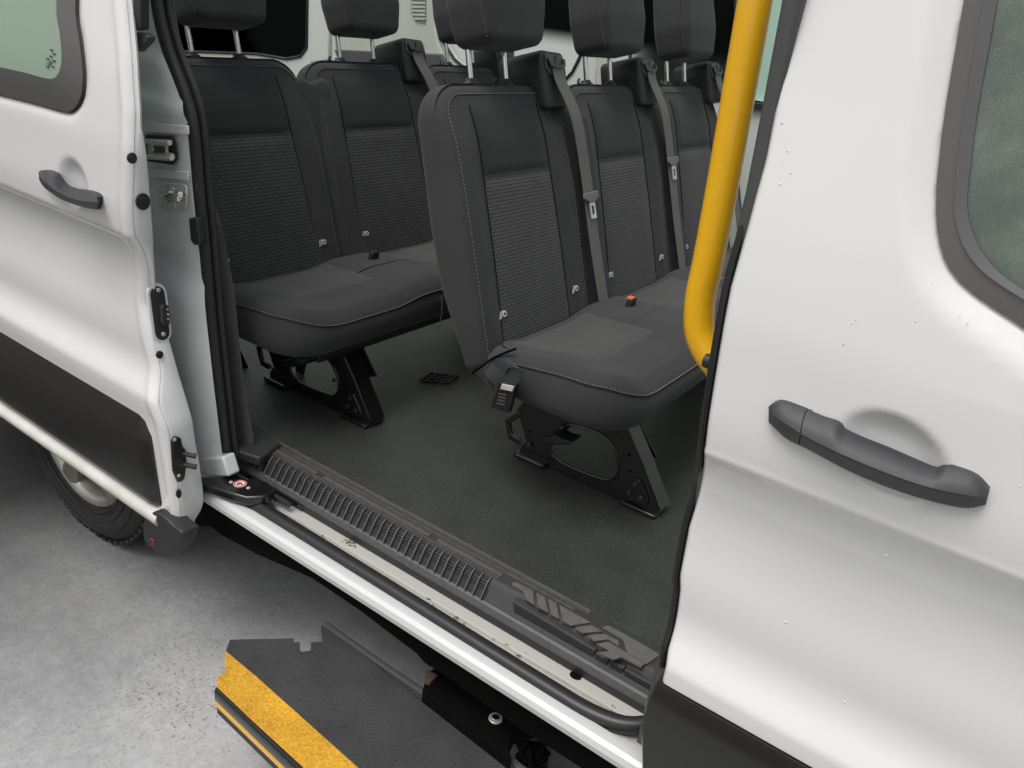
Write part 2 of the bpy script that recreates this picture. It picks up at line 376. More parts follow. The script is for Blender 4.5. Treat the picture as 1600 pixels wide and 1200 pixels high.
def backdrop():
    m = bpy.data.materials.new('painted_backdrop'); m.use_nodes = True; N = m.node_tree; L = N.links; b = N.nodes['Principled BSDF']
    b.inputs['Roughness'].default_value = .95; b.inputs['Specular IOR Level'].default_value = 0
    tc = N.nodes.new('ShaderNodeTexCoord'); mp = N.nodes.new('ShaderNodeSeparateXYZ'); L.new(tc.outputs['Object'], mp.inputs[0])
    def mr(s, a, b_, c, d):
        r = N.nodes.new('ShaderNodeMapRange'); r.interpolation_type = 'SMOOTHSTEP'; L.new(s, r.inputs[0])
        for i, v in enumerate((a, b_, c, d)): r.inputs[i+1].default_value = v
        return r.outputs[0]
    def mul(a, c):
        q = N.nodes.new('ShaderNodeMath'); q.operation = 'MULTIPLY'; L.new(a, q.inputs[0]); L.new(c, q.inputs[1]); return q.outputs[0]
    v = mul(mr(mp.outputs[2], BZ1-.16, BZ1+.03, 1, 0), mul(mr(mp.outputs[0], BX0-.15, BX0+.15, 0, 1), mr(mp.outputs[0], BX1-.35, BX1+.3, 1, .03)))  # soft pale pool of lit floor, painted into the wall colour
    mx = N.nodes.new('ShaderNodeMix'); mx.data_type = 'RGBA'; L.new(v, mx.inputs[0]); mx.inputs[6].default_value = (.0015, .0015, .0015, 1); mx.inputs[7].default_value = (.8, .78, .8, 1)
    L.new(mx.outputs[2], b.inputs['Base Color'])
    return m
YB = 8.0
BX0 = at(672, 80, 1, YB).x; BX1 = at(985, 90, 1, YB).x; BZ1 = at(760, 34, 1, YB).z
BACK = backdrop()

# ------------------------------------------------------------------ ground and backdrop
mb = MB(); mb.add([(-120, -120, 0), (120, -120, 0), (120, 120, 0), (-120, 120, 0)], [(0, 1, 2, 3)])
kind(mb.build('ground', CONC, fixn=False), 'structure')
VERGE = mat('verge_turf', (.075, .071, .042), .95, noise=(5, .5, 6), bump=(30, 1, .03))
mb = MB(); mb.grid(50, 40, lambda i, j: Vector((-16+i*.65, .12-j*.5, .004+(.02*random.random() if j else 0))))
kind(mb.build('verge', VERGE), 'structure')
mb = MB(); mb.box((-34, YB, -.02), (10, YB+.3, 3.3))
kind(mb.build('backdrop_wall', BACK), 'structure')

# ------------------------------------------------------------------ body side profile
PZ = [.30, .50, .56, .84, .872, .895, .905, .925, .95, .985, 1.02, 1.06, 1.12, 1.17, 1.21, 1.25, 1.28, 1.302, 1.36, 1.50, 1.65, 1.80, 2.3]
PY = [1.07, 1.062, 1.060, 1.052, 1.047, 1.047, 1.049, 1.059, 1.0715, 1.0785, 1.0770, 1.0780, 1.0855, 1.0880, 1.0860, 1.0780, 1.0660, 1.0505, 1.0490, 1.060, 1.085, 1.115, 1.21]
_z = np.linspace(.3, 2.3, 1001); _y = np.interp(_z, PZ, PY); 

def _sm(sg):
    k = np.exp(-.5*(np.arange(-30, 31)*.002/sg)**2); k /= k.sum(); return np.convolve(np.pad(_y, 30, mode='edge'), k, 'valid')
_w = np.clip(np.exp(-((_z-1.302)/.012)**2)+np.exp(-((_z-.897)/.012)**2), 0, 1)
_ys = _w*_sm(.004)+(1-_w)*_sm(.015)
def yp(z): return float(np.interp(z, _z, _ys))
def onbody(px, py, off=0.0):
    y = 1.06+off
    for _ in range(25):
        p = at(px, py, 1, y); y = .5*y+.5*(yp(p.z)+off)
    return at(px, py, 1, y)
def edgefn(pix, off=0.0):
    P = sorted([(onbody(a, b, off).z, onbody(a, b, off).x) for a, b in pix])
    zs = [p[0] for p in P]; xs = [p[1] for p in P]
    return lambda z: float(np.interp(z, zs, xs))
def polydist(poly, X, Z):
    """signed distance (inside negative) to a 2D polygon"""
    P = np.array(poly); D = np.full(X.shape, 1e9); ins = np.zeros(X.shape, bool); n = len(P)
    for i in range(n):
        a = P[i]; b = P[(i+1) % n]; e = b-a; L2 = e@e+1e-12
        t = np.clip(((X-a[0])*e[0]+(Z-a[1])*e[1])/L2, 0, 1)
        D = np.minimum(D, np.hypot(X-(a[0]+t*e[0]), Z-(a[1]+t*e[1])))
        c = ((a[1] > Z) != (b[1] > Z)) & (X < (b[0]-a[0])*(Z-a[1])/(b[1]-a[1]+1e-12)+a[0]); ins ^= c
    return np.where(ins, -D, D)

def snap(poly, X, Z, D, cell):
    """pull vertices just inside an opening out onto its edge"""
    e = .0004
    m_ = (D < -.0015) & (D > -cell*1.3)
    gx = (polydist(poly, X[m_]+e, Z[m_])-polydist(poly, X[m_]-e, Z[m_]))/(2*e); gz = (polydist(poly, X[m_], Z[m_]+e)-polydist(poly, X[m_], Z[m_]-e))/(2*e)
    X[m_] -= gx*(D[m_]+.0015); Z[m_] -= gz*(D[m_]+.0015)

van = thing('passenger_van', 'white high-roof passenger van with its side door slid open', 'van', (-1.6, 2.25, 0))

# ------------------------------------------------------------------ front door (right of picture)
FD = [(1264,-110),(1243,0),(1195,250),(1168,350),(1140,450),(1114,600),(1100,700),(1097,740),(1090,775),(1075,825),(1061,900),(1061,925),(1052,982),(1042,1017),(1039,1042)]
fde = edgefn(FD)
def win_poly(pix, off=0.0, n=5):
    q = smoothpoly([Vector((onbody(a, b, off).x, 0, onbody(a, b, off).z)) for a, b in pix], n, closed=False)
    return [(p.x, p.z) for p in q]
W_out = win_poly([(1504,0),(1491,75),(1475,170),(1463,270),(1461,320),(1464,365),(1476,408),(1500,442),(1537,472),(1600,514),(1680,568)])
W_frm = win_poly([(1536,0),(1522,75),(1506,175),(1494,262),(1490,315),(1493,350),(1506,388),(1530,421),(1565,448),(1600,470),(1690,530)])
W_in = win_poly([(1556,0),(1543,75),(1525,175),(1512,280),(1509,315),(1513,350),(1530,392),(1560,429),(1600,457),(1700,520)])
def resample(q, n):
    q = np.array(q); L = np.concatenate([[0], np.cumsum(np.linalg.norm(np.diff(q, axis=0), axis=1))]); s = np.linspace(0, L[-1], n)
    return list(zip(np.interp(s, L, q[:, 0]), np.interp(s, L, q[:, 1])))
def closewin(q):
    q = resample(q, 60)
    a, b = q[0], q[-1]; dx = (a[0]-q[3][0])/(a[1]-q[3][1])
    sl = (b[1]-q[-4][1])/(b[0]-q[-4][0])
    e = (1.15, b[1]+sl*(1.15-b[0]))
    return [(a[0]+dx*(2.2-a[1]), 2.2)] + q + [e, (1.2, 2.2)]
W_out, W_frm, W_in = closewin(W_out), closewin(W_frm), closewin(W_in)
fdoor_bm = MB()
zs = np.concatenate([np.arange(.865, 1.25, .007), np.arange(1.25, 1.32, .0035), np.arange(1.32, 1.5, .007), np.arange(1.5, 2.25, .012)])
us = np.concatenate([[0, .002, .005], np.arange(.01, .55, .0085), np.arange(.55, 1.6, .03)])
X = np.zeros((len(zs), len(us))); Z = np.zeros_like(X); Y = np.zeros_like(X)
for j, z in enumerate(zs):
    x0 = fde(z)
    for i, u in enumerate(us): X[j, i] = x0+u; Z[j, i] = z; Y[j, i] = yp(z)
for i, u in enumerate(us): # rolled edge
    if u < .006: Y[:, i] += (.006-u)*.5
Y[:, 0] += .022; X[:, 0] += .002; Y[:, 1] += .003; X[:, 1] -= .002
Dw = polydist(W_out, X, Z)
Y += .016*(1-np.clip(Dw/.036, 0, 1)**1.0)*(Dw > -1) * (1/(1+np.exp(-(0.034-Dw)*500)))
# bowl behind the handle
bc = onbody(1392, 716); b1 = onbody(1313, 690); b2 = onbody(1476, 745)
R = np.hypot((X-bc.x+.25*(Z-bc.z))/.070, (Z-bc.z-.0)/.058)
Y += .022*np.clip(1-R**3.4, 0, 1)**1.25
snap(W_out, X, Z, Dw, .02)
vs = [(X[j, i], Y[j, i], Z[j, i]) for j in range(len(zs)) for i in range(len(us))]; nu = len(us)
fs = [(j*nu+i, j*nu+i+1, (j+1)*nu+i+1, (j+1)*nu+i) for j in range(len(zs)-1) for i in range(nu-1)
      if min(Dw[j, i], Dw[j, i+1], Dw[j+1, i], Dw[j+1, i+1]) > -.02]
fdoor = MB().add(vs, fs).build('front_door', PAINT, van, angle=60)
# window frame, seal, glass
def band(outer, inner, y0, y1, name, m_, par, th=.02):
    def pp(q, dy):
        return [Vector((x, yp(z)+dy, z)) for x, z in q]
    n = min(len(outer), len(inner))
    a, b = pp(outer[:-1], y0), pp(inner[:-1], y1)
    mb = MB(); mb.loft([pp(outer[:-1], y0+th), a, b, pp(inner[:-1], y1+th)], closed=False)
    return mb.build(name, m_, par, fixn=True)
band([(x, z) for x, z in W_out], W_frm, .009, .009, 'window_frame', FRIT, fdoor)
band(W_frm, W_in, .005, .010, 'window_seal', FRM, fdoor)
q = [Vector((x, yp(z)+.016, z)) for x, z in W_in]
gl = MB().loft([[Vector((x, yp(z)+.016, z)) for x, z in W_in[:-1]], [Vector((1.2, yp(z)+.016, z)) for x, z in W_in[:-1]]], closed=False).build('window_glass', GLD, fdoor)
# cab interior surface just inside the window: pale seat-side trim line seen through the glass
# lower black moulding
FM = [(1040,1047),(1030,1060),(1018,1078),(1007,1096),(1002,1125),(1000,1165),(1002,1200),(1006,1290)]
FMx = sorted([(at(a, b, 1, 1.045).z, at(a, b, 1, 1.045).x) for a, b in FM])
def fmx(z): return float(np.interp(z, [p[0] for p in FMx], [p[1] for p in FMx]))
secs = []
for (z, y) in [(.42, 1.09), (.47, 1.062), (.55, 1.047), (.65, 1.042), (.75, 1.041), (.82, 1.041), (.852, 1.0415), (.862, 1.045), (.864, 1.07)]:
    secs.append([Vector((fmx(z)+.004, y+.03, z)), Vector((fmx(z), y+.006, z)), Vector((fmx(z)+.005, y, z)), Vector((fmx(z)+.3, y, z)), Vector((1.25, y, z)), Vector((1.25, y+.03, z))])
MB().loft(secs).build('side_moulding', MOUL, fdoor, angle=50)
# handle
def handle(par, top, rid, bot, off, depth, split, name='door_handle'):
    n = 44
    def curve(pix, d):
        P = [onbody(a, b, off-d) for a, b in pix]; P = smoothpoly(P, 12, closed=False)
        L = [0]
        for i in range(len(P)-1): L.append(L[-1]+(P[i+1]-P[i]).length)
        out = []
        for k in range(n+1):
            s = L[-1]*k/n; i = max(j for j in range(len(L)) if L[j] <= s+1e-9); i = min(i, len(P)-2)
            out.append(P[i].lerp(P[i+1], (s-L[i])/max(1e-9, L[i+1]-L[i])))
        return out
    T = curve(top, .014); R_ = curve(rid, depth); B = curve(bot, .010)
    def sec(k, g=0):
        e = math.sin(math.pi*min(max(k/n, .0), 1))**.45
        t, r, b = T[k].copy(), R_[k].copy(), B[k].copy(); c = (t+b)/2; c.y += .006
        r = c.lerp(r, .35+.65*e)
        tf = t.lerp(r, .30); tf.y -= .006*e; tm = t.lerp(r, .7); tm.y -= .004*e
        rf = r.lerp(b, .12); bf = r.lerp(b, .8); bf.y -= .005*e
        inb = .018 if .2 < k/n < .82 else -.012
        return [t+Vector((0, .010 if inb > 0 else .022, 0)), t, tf, tm, r, rf, bf, b, b+Vector((0, .008 if inb > 0 else .02, 0)), (t+b)/2+Vector((0, .012 if inb > 0 else .03, 0))]
    ks = int(n*split)
    MB().tube([sec(k)[5]+Vector((0, -.0002, .0004)) for k in range(1, n)], .0009, 6).build('handle_seam', PLG, par)
    o = MB().loft([sec(k) for k in range(ks, n+1)]).build(name, HAND, par, angle=28)
    MB().loft([[p + (Vector((-.0012, 0, 0))) for p in sec(k)] for k in range(0, ks+1)]).build('handle_cap', HAND, par, angle=28)
    return o
handle(fdoor, [(1202,636),(1222,630),(1285,654),(1302,659),(1312,664),(1318,673),(1345,686),(1390,704),(1445,728),(1463,734),(1475,730),(1495,735),(1525,747),(1545,768)],
       [(1200,645),(1230,666),(1265,687),(1320,712),(1370,733),(1420,752),(1470,768),(1510,777),(1541,783)],
       [(1202,660),(1230,686),(1262,702),(1320,733),(1370,755),(1420,773),(1470,787),(1510,794),(1540,789)], 0, .040, .20)
# water drops
mb = MB(); rng = random.Random(3)
drops = [(1228,972,3.2),(1244,912,2),(1282,780,1.6),(1275,812,1.4),(1269,834,1.2),(1382,843,1.6),(1385,868,3),(1320,1097,3),(1363,931,1.6),(1358,940,1.4),(1343,992,1.3),(1340,1003,1.5),(1335,1018,1.1),(1332,505,1.6),(1337,499,1.4),(1318,537,2),(1431,502,1.6),(1457,443,1.4),(1512,505,1.8),(1500,493,1.4),(1222,192,2.4),(1230,236,1.8),(1236,270,1.6),(1219,288,1.8),(1223,256,1),(1428,346,1.4),(1426,201,1.2),(1594,760,1.6),(1250,888,1),(1353,955,1)]
for _ in range(9): drops.append((rng.uniform(1210, 1590), rng.uniform(560, 1120), rng.uniform(.5, 1.0)))
for (a, b, r) in drops:
    p = onbody(a, b, 0); r = r*.00062; 
    secs = []
    for k in range(4):
        an = math.pi/2*k/3.2
        secs.append([p+Vector((math.cos(t)*r*math.cos(an), -r*.55*math.sin(an)-.0006, math.sin(t)*r*1.15*math.cos(an))) for t in [2*math.pi*i/10 for i in range(10)]])
    mb.loft(secs)
kind(mb.build('water_drops', DROP, fdoor, angle=80), 'stuff')

# pillar seal strip next to the front door edge
def strip(pixL, pixR, y, th, name, m_, par, bev=0):
    return MB().loft([[a, b, b+Vector((0, th, 0)), a+Vector((0, th, 0))] for a, b in zip(atl(pixL, 1, y), atl(pixR, 1, y))]).build(name, m_, par, bevel=bev)
pl = [(1226,-60),(1220,0),(1190,160),(1163,300),(1140,400),(1127,500),(1113,600),(1102,650),(1090,720),(1083,800),(1066,880),(1058,930),(1048,1000),(1030,1050),(1006,1100)]
pr = [(1262,-60),(1252,0),(1218,160),(1192,300),(1165,400),(1146,500),(1128,600),(1122,650),(1114,720),(1108,800),(1085,880),(1075,930),(1072,1000),(1062,1050),(1050,1100)]
strip(pl, pr, 1.115, .03, 'pillar_trim', PLG, van, .006)
pts = [onbody(a-1, b, .04) for a, b in FD]; pts = [p + Vector((-.004, 0, 0)) for p in pts]
MB().tube(smoothpoly(pts, 5, closed=False), .0065, 8).build('front_door_seal', RUB, van)
# B pillar body behind the trim, hiding the cab
bpi = MB()
bpi.prism([Vector((-.36, 1.17, .5)), Vector((-.36, 1.17, 2.4)), Vector((1.25, 1.17, 2.4)), Vector((1.25, 1.17, .5))], (0, .05, 0))
# instead of a blind wall leave the cab window open: two pieces
bpi = MB(); bpi.box((-.35, 1.165, .56), (-.20, 1.22, 2.4)); bpi.box((-.20, 1.165, .56), (1.2, 1.19, 1.5)); bpi.box((-.3, 1.3, .5), (1.2, 3.4, .62))
bpi.build('front_pillar', PLG, van)

# ------------------------------------------------------------------ sliding door (left of picture)
OFF = -.06
SD = [(172,-100),(191,0),(199,90),(204,175),(203,240),(201,300),(207,375),(226,430),(225,475),(235,537),(244,600),(256,670),(269,740),(276,795)]
sde = edgefn(SD, OFF)
SIN = [(196,-100),(205,0),(212,85),(225,187),(239,300),(250,400),(256,440),(271,537),(277,600),(282,675),(291,750),(291,775),(277,797)]
SWo = win_poly([(131,-200),(120,0),(126,60),(131,105),(131,135),(126,158),(112,174),(95,173),(60,163),(0,148),(-120,118)], OFF)
SWi = win_poly([(100,-200),(88,0),(93,50),(96,85),(94,108),(85,122),(70,122),(40,114),(0,105),(-120,78)], OFF)
def closeL(q):
    return q+[(-3.6, q[-1][1]), (-3.6, q[0][1])]
zs = np.concatenate([[.525, .53, .535], np.arange(.545, 2.3, .009)])
us = np.concatenate([[0, .002, .005], np.arange(.01, 1.0, .0105), np.arange(1.0, 1.9, .03)])
X = np.zeros((len(zs), len(us))); Z = np.zeros_like(X); Y = np.zeros_like(X)
for j, z in enumerate(zs):
    x0 = sde(z)
    for i, u in enumerate(us): X[j, i] = x0-u; Z[j, i] = z; Y[j, i] = yp(z)+OFF
for i, u in enumerate(us):
    Y[:, i] += .010*math.exp(-(max(0, u)/.006)) - .004*math.exp(-((u-.022)/.012)**2)
Dw = polydist(closeL(SWo), X, Z)
Y += .006*np.exp(-np.clip(Dw, 0, 1)/.01)
bc = onbody(113, 288, OFF)
R = np.hypot((X-bc.x)/.062, (Z-bc.z)/.060)
Y += .022*np.clip(1-R**3.4, 0, 1)**1.25
nu = len(us); snap(closeL(SWo), X, Z, Dw, .02)
vs = [(X[j, i], Y[j, i], Z[j, i]) for j in range(len(zs)) for i in range(nu)]
fs = [(j*nu+i, j*nu+i+1, (j+1)*nu+i+1, (j+1)*nu+i) for j in range(len(zs)-1) for i in range(nu-1)
      if min(Dw[j, i], Dw[j, i+1], Dw[j+1, i], Dw[j+1, i+1]) > -.02]
sdoor = MB().add(vs, fs).build('sliding_door', PAINT, van, angle=60)
# window border and glass
def wy(x, z, d): return Vector((x, yp(z)+OFF+d, z))
n1 = min(len(SWo), len(SWi))
def resample(q, n):
    q = np.array(q); L = np.concatenate([[0], np.cumsum(np.linalg.norm(np.diff(q, axis=0), axis=1))]); s = np.linspace(0, L[-1], n)
    return list(zip(np.interp(s, L, q[:, 0]), np.interp(s, L, q[:, 1])))
A_, B_ = resample(SWo, 60), resample(SWi, 60)
MB().loft([[wy(x, z, .012) for x, z in A_], [wy(x, z, .001) for x, z in A_], [wy(x, z, .0) for x, z in B_], [wy(x, z, .008) for x, z in B_]], closed=False).build('window_border', FRIT, sdoor)
MB().tube([wy(x, z, -.001) for x, z in A_], .0022, 6).build('window_seal', RUB, sdoor)
MB().loft([[wy(x, z, .0025) for x, z in B_], [wy(-3.4, z, .0025) for x, z in B_]], closed=False).build('window_glass', GLG, sdoor)
# etched maker's marks in the glass corner
mb = MB()
for k, (a, b, l) in enumerate([(74,104,8),(76,100,7),(79,97,3),(82,104,6),(84,95,4),(74,92,10),(79,88,9),(84,84,6),(80,78,5)]):
    p = onbody(a, b, OFF); mb.box((p.x-.006, p.y-.0005, p.z-.002), (p.x+.005, p.y+.0012, p.z+.0018))
kind(mb.build('glass_marking', FRM, sdoor), 'stuff')
# moulding on the sliding door
def sx(z): return sde(z)-.012
MT = [(.575, .004), (.58, -.010), (.60, -.017), (.68, -.021), (.772, -.021), (.780, -.0185), (.834, .0005), (.839, .003), (.842, .012)]
secs = []
for z, d in MT:
    xr = -1.675-(z-.575)*.06
    y = yp(z)+OFF+d-.002
    secs.append([Vector((-3.55, y+.03, z)), Vector((-3.55, y, z)), Vector((xr-.045, y, z)), Vector((xr-.02, y+.004, z)), Vector((xr, y+.016 if d < 0 else y+.02, z)), Vector((xr, y+.03, z))])
MB().loft(secs).build('side_moulding', MOUL, sdoor, angle=30)
# lower white rail of the door
MB().loft([[Vector((x, .985, .572)), Vector((x, .972, .566)), Vector((x, .968, .553)), Vector((x, .974, .538)), Vector((x, 1.0, .528)), Vector((x, 1.03, .53)), Vector((x, 1.03, .572))] for x in (-3.55, -2.6, -1.72, -1.665)]).build('lower_rail', LRAIL, sdoor, angle=50)
# inner side face of the door (faces the opening)
NZ = 90; zz = np.linspace(.535, 2.2, NZ)
inn = []
for a, b in SIN:
    p = at(a, b, 0, -1.68); inn.append((p.z, p.y))
inn.sort()
iy = lambda z: float(np.interp(z, [p[0] for p in inn], [p[1] for p in inn]))
def sec(z):
    x = sde(z); y0 = yp(z)+OFF+.012; y1 = max(iy(z), y0+.012)
    return [Vector((x-.004, y0-.004, z)), Vector((x+.001, y0+.002, z)), Vector((x+.003, y0+.006, z)), Vector((x+.006, y1-.006, z)), Vector((x+.003, y1, z)), Vector((x-.12, y1+.004, z)), Vector((x-.12, y0, z))]
MB().loft([sec(z) for z in zz]).build('door_jamb_face', JAMB, sdoor, angle=50)
def face(px, py, d=.0):
    """point on the side face"""
    x = -1.68
    for _ in range(12): p = at(px, py, 0, x); x = sde(p.z)+.006+d
    return at(px, py, 0, x)
def ell(c, ry, rz, x0, x1, n=20, tilt=0):
    q = []
    for k in range(n):
        t = 2*math.pi*k/n; yy, z_ = ry*math.cos(t), rz*math.sin(t)
        q.append(Vector((0, yy*math.cos(tilt)-z_*math.sin(tilt), yy*math.sin(tilt)+z_*math.cos(tilt))))
    return [[c+Vector((x0, 0, 0))+v for v in q], [c+Vector((x1, 0, 0))+v for v in q]]
for (a, b, ry, rz) in [(223, 315, .017, .019), (206, 247, .011, .012), (249, 554, .009, .010), (279, 771, .007, .013)]:
    c = face(a, b)
    mb = MB().loft(ell(c, ry, rz, -.002, .003)); mb.loft(ell(c, ry*.62, rz*.62, .003, .0045))
    mb.build('rubber_plug', RUB, sdoor, bevel=.001)
# contact plate with two screws
def oblong(p0, p1, r, x0, x1, n=8):
    q = []
    d = (p1-p0).normalized(); s = Vector((1, 0, 0)).cross(d)
    for k in range(n+1):
        t = math.pi*k/n; q.append(p1+s*r*math.cos(t)+d*r*math.sin(t))
    for k in range(n+1):
        t = math.pi*k/n; q.append(p0-s*r*math.cos(t)-d*r*math.sin(t))
    return [[v+Vector((x0, 0, 0)) for v in q], [v+Vector((x1, 0, 0)) for v in q]]
p0, p1 = face(253, 519), face(245, 459)
cp = MB().loft(oblong(p0, p1, .019, -.001, .004)).build('contact_plate', PLB, sdoor, bevel=.0012)
MB().loft(oblong(p0, p1, .026, -.004, .0012)).build('plate_recess', JAMB, sdoor, bevel=.001)
p0, p1 = face(253, 500), face(252, 480)
MB().loft(oblong(p0, p1, .012, .003, .018)).build('connector', PLB, sdoor, bevel=.003)
for a, b in [(247, 453), (255, 522)]:
    MB().disc(face(a, b, .004), (1, 0, 0), .0055, .003, 10).build('screw', STL, sdoor, bevel=.0008)
for a, b in [(261, 483), (262, 491), (262, 498)]:
    MB().disc(face(a, b, .016), (1, 0, 0), .0028, .003, 8).build('contact_pin', STL, sdoor)
# lower bracket on the face
q = [face(a, b, 0) for a, b in [(265,688),(271,680),(279,682),(281,694),(286,700),(288,722),(285,742),(283,748),(275,752),(268,735)]]
MB().prism(q, (.012, 0, 0)).build('lower_bracket', BLK, sdoor, bevel=.003)
for a, b in [(289, 708), (290, 725)]:
    c = face(a-4, b, .006); MB().tube([c, c+Vector((.02, .012, -.003)), c+Vector((.028, .018, -.004))], [.007, .006, .0075], 10).build('guide_pin', PLB, sdoor)
for a, b in [(273, 687), (279, 743)]: MB().disc(face(a, b, .012), (1, 0, 0), .004, .002, 8).build('screw', STL, sdoor)
# upper black trims on the inner edge
MB().prism(atl([(205,-40),(220,-40),(220,45),(211,47),(209,20)], 1, 1.07), (0, .02, 0)).build('upper_guide', PLB, sdoor, bevel=.002)
MB().prism(atl([(209,50),(224,51),(231,57),(229,64),(213,81)], 1, 1.08), (0, .02, 0)).build('guide_block', PLG, sdoor, bevel=.002)
# handle of the sliding door
handle(sdoor, [(60,270),(66,266),(85,270),(91,277),(100,289),(115,295),(130,297),(146,302),(152,308)],
       [(60,275),(70,287),(85,297),(100,305),(118,312),(136,316),(152,317)],
       [(61,280),(70,293),(85,304),(100,313),(118,320),(136,325),(151,327)], OFF, .05, .16)
# lower corner cap with red print
q = smoothpoly([(225,812),(234,803),(243,800),(258,810),(270,822),(283,832),(284,842),(270,864),(262,872),(256,872),(238,858),(228,850),(223,835)], 3)
mbq = []
for p in q: mbq.append(at(p.x, p.y, 1, .975))
cap = MB().prism(mbq, (.004, .05, 0)); capo = cap.build('corner_cap', PLB, sdoor, bevel=.008, seg=3)
c = at(238, 846, 1, .974)
MB().disc(c, (0, -1, 0), .010, .0015, 18).build('warning_sticker', RED, sdoor)
MB().disc(c+Vector((0, -.0015, 0)), (0, -1, 0), .007, .001, 16).build('sticker_centre', PLB, sdoor)

# ------------------------------------------------------------------ rear body side, pillar and jamb
SEAL = [(240,-110),(247,0),(264,75),(292,150),(304,200),(313,300),(323,400),(332,500),(343,600),(355,700),(364,742)]
spts = atl(SEAL, 1, 1.195)
sealx = lambda z: float(np.interp(z, sorted([p.z for p in spts]), [p.x for p in sorted(spts, key=lambda p: p.z)]))
NZ2 = 120; zz = np.linspace(.60, 2.1, NZ2); fr = np.linspace(0, 1, 16)
led_z = [at(285, b, 1, 1.175).z for b in (412, 432, 462)]
def jy(x, z, t):
    y = 1.172
    y += .028*sstep(.80, 1.0, t)**2 * .3
    # ledge where the pillar steps outward below the striker
    s = sstep(led_z[2], led_z[0], z)
    y -= .022*(1-s)*sstep(0, .3, 1-t+.1)
    s2 = sstep(1.53, 1.56, z)*(1-sstep(1.56, 1.60, z)); y -= .008*s2
    s3 = sstep(1.66, 1.70, z); y += .012*s3
    return y
mb = MB().grid(16, NZ2, lambda i, j: Vector((-2.05+(sealx(zz[j])+.004+2.05)*fr[i], jy(0, zz[j], fr[i]), zz[j])))
pil = mb.build('rear_pillar', JAMB, van, angle=40, solid=.0)
# catch bracket in its pocket
MB().prism(atl([(226,210),(270,212),(275,226),(277,248),(270,258),(229,252)], 1, 1.160), (0, .004, 0)).build('catch_pocket', PLB, pil, bevel=.002)
MB().prism(atl([(229,217),(264,219),(265,227),(259,229),(259,238),(267,240),(269,247),(266,252),(231,249)], 1, 1.148), (0, .010, 0)).build('catch_bracket', STL, pil, bevel=.003)
MB().tube(atl([(229,221),(265,223)], 1, 1.143), .006, 8).build('catch_roller', STL, pil)
MB().tube(atl([(231,245),(268,247)], 1, 1.143), .006, 8).build('catch_roller', STL, pil)
MB().prism(atl([(238,228),(256,229),(256,239),(239,239)], 1, 1.144), (0, .004, 0)).build('catch_block', PLG, pil, bevel=.001)
MB().disc(at(239, 233, 1, 1.143), (0, -1, 0), .006, .003, 10).build('screw', STL, pil, bevel=.001)
MB().prism(atl([(221,190),(296,196),(297,210),(222,206)], 1, 1.170), (0, -.006, 0)).build('pillar_flange', JAMB, pil, bevel=.002)
MB().prism(atl([(233,262),(297,268),(297,282),(236,277)], 1, 1.170), (0, -.006, 0)).build('pillar_flange', JAMB, pil, bevel=.002)
# striker
q = smoothpoly(atl([(248,295),(254,287),(270,286),(284,287),(291,294),(291,318),(287,327),(270,329),(256,328),(249,320)], 1, 1.160), 3)
st = MB().prism(q, (0, .005, 0)).build('striker_plate', STL, pil, bevel=.002)
c1, c2 = at(256, 298, 1, 1.155), at(283, 312, 1, 1.155)
MB().tube(smoothpoly([at(254,306,1,1.158), at(256,306,1,1.135), at(268,303,1,1.125), at(282,304,1,1.13), at(286,305,1,1.158)], 5, closed=False), .008, 10).build('striker_loop', CHR, pil)
MB().tube(smoothpoly([at(258,312,1,1.155), at(262,313,1,1.142), at(272,311,1,1.138), at(281,311,1,1.145), at(284,312,1,1.158)], 5, closed=False), .006, 10).build('striker_loop', CHR, pil)
for a, b in [(271, 296), (274, 320)]: MB().disc(at(a, b, 1, 1.158), (0, -1, 0), .006, .004, 12).build('screw', STL, pil, bevel=.001)
for a, b in [(257, 361), (285, 360), (262, 599-8), (242, 200), (262, 200)]: MB().disc(at(a, b, 1, 1.168), (0, -1, 0), .0038, .002, 10).build('weld_dimple', JAMB, pil, bevel=.001)
MB().prism(atl([(294,341),(307,339),(312,383),(302,383),(297,376)], 1, 1.162), (0, .02, 0)).build('rubber_stop', PLB, pil, bevel=.004)
# lower corner piece where pillar meets sill
MB().prism(atl([(307,720),(318,717),(347,714),(357,745),(322,745),(314,740)], 1, 1.138), (0, .04, 0)).build('sill_corner', JAMB, pil, bevel=.006, seg=3)
# body side hidden behind the slid door
MB().grid(2, 40, lambda i, j: Vector((-4.6 if i == 0 else -2.0, 1.16+.0*j, .95+j*.035))).build('rear_side_panel', PAINT, van, solid=.03)
# door seal: loops down the pillar and along the sill
SILLP = [(-1.615, 1.170, .604), (-1.56, 1.156, .600), (-1.3, 1.153, .600), (-1.0, 1.151, .600), (-.75, 1.149, .600), (-.55, 1.148, .600), (-.47, 1.149, .600), (-.41, 1.158, .602), (-.37, 1.175, .606), (-.34, 1.20, .612)]
path = [Vector(p) for p in spts[:-1]]+[at(361, 735, 1, 1.188)]+[Vector(p) for p in SILLP]
path = smoothpoly(path, 8, closed=False)
MB().tube(path, .0175, 14).build('door_seal', RUB, van)
MB().tube([p+Vector((.022 if p.z > .66 else .004, .012, .004)) for p in path], .0085, 8).build('seal_lip', RUB, van)
# interior trim next to the seal
tl = [(262,-80),(268,0),(280,70),(300,140),(312,200),(322,300),(335,352),(345,450),(352,560),(358,650),(366,700),(374,720)]
tr_ = [(265,-80),(271,0),(283,70),(304,140),(318,200),(331,305),(347,352),(366,450),(377,560),(385,620),(392,660),(398,690)]
MB().loft([[a, b, b+Vector((-.03, .012, 0)), a+Vector((-.01, .012, 0))] for a, b in zip(atl(tl, 1, 1.235), atl(tr_, 1, 1.255))]).build('pillar_trim', PLG, van, bevel=.004)

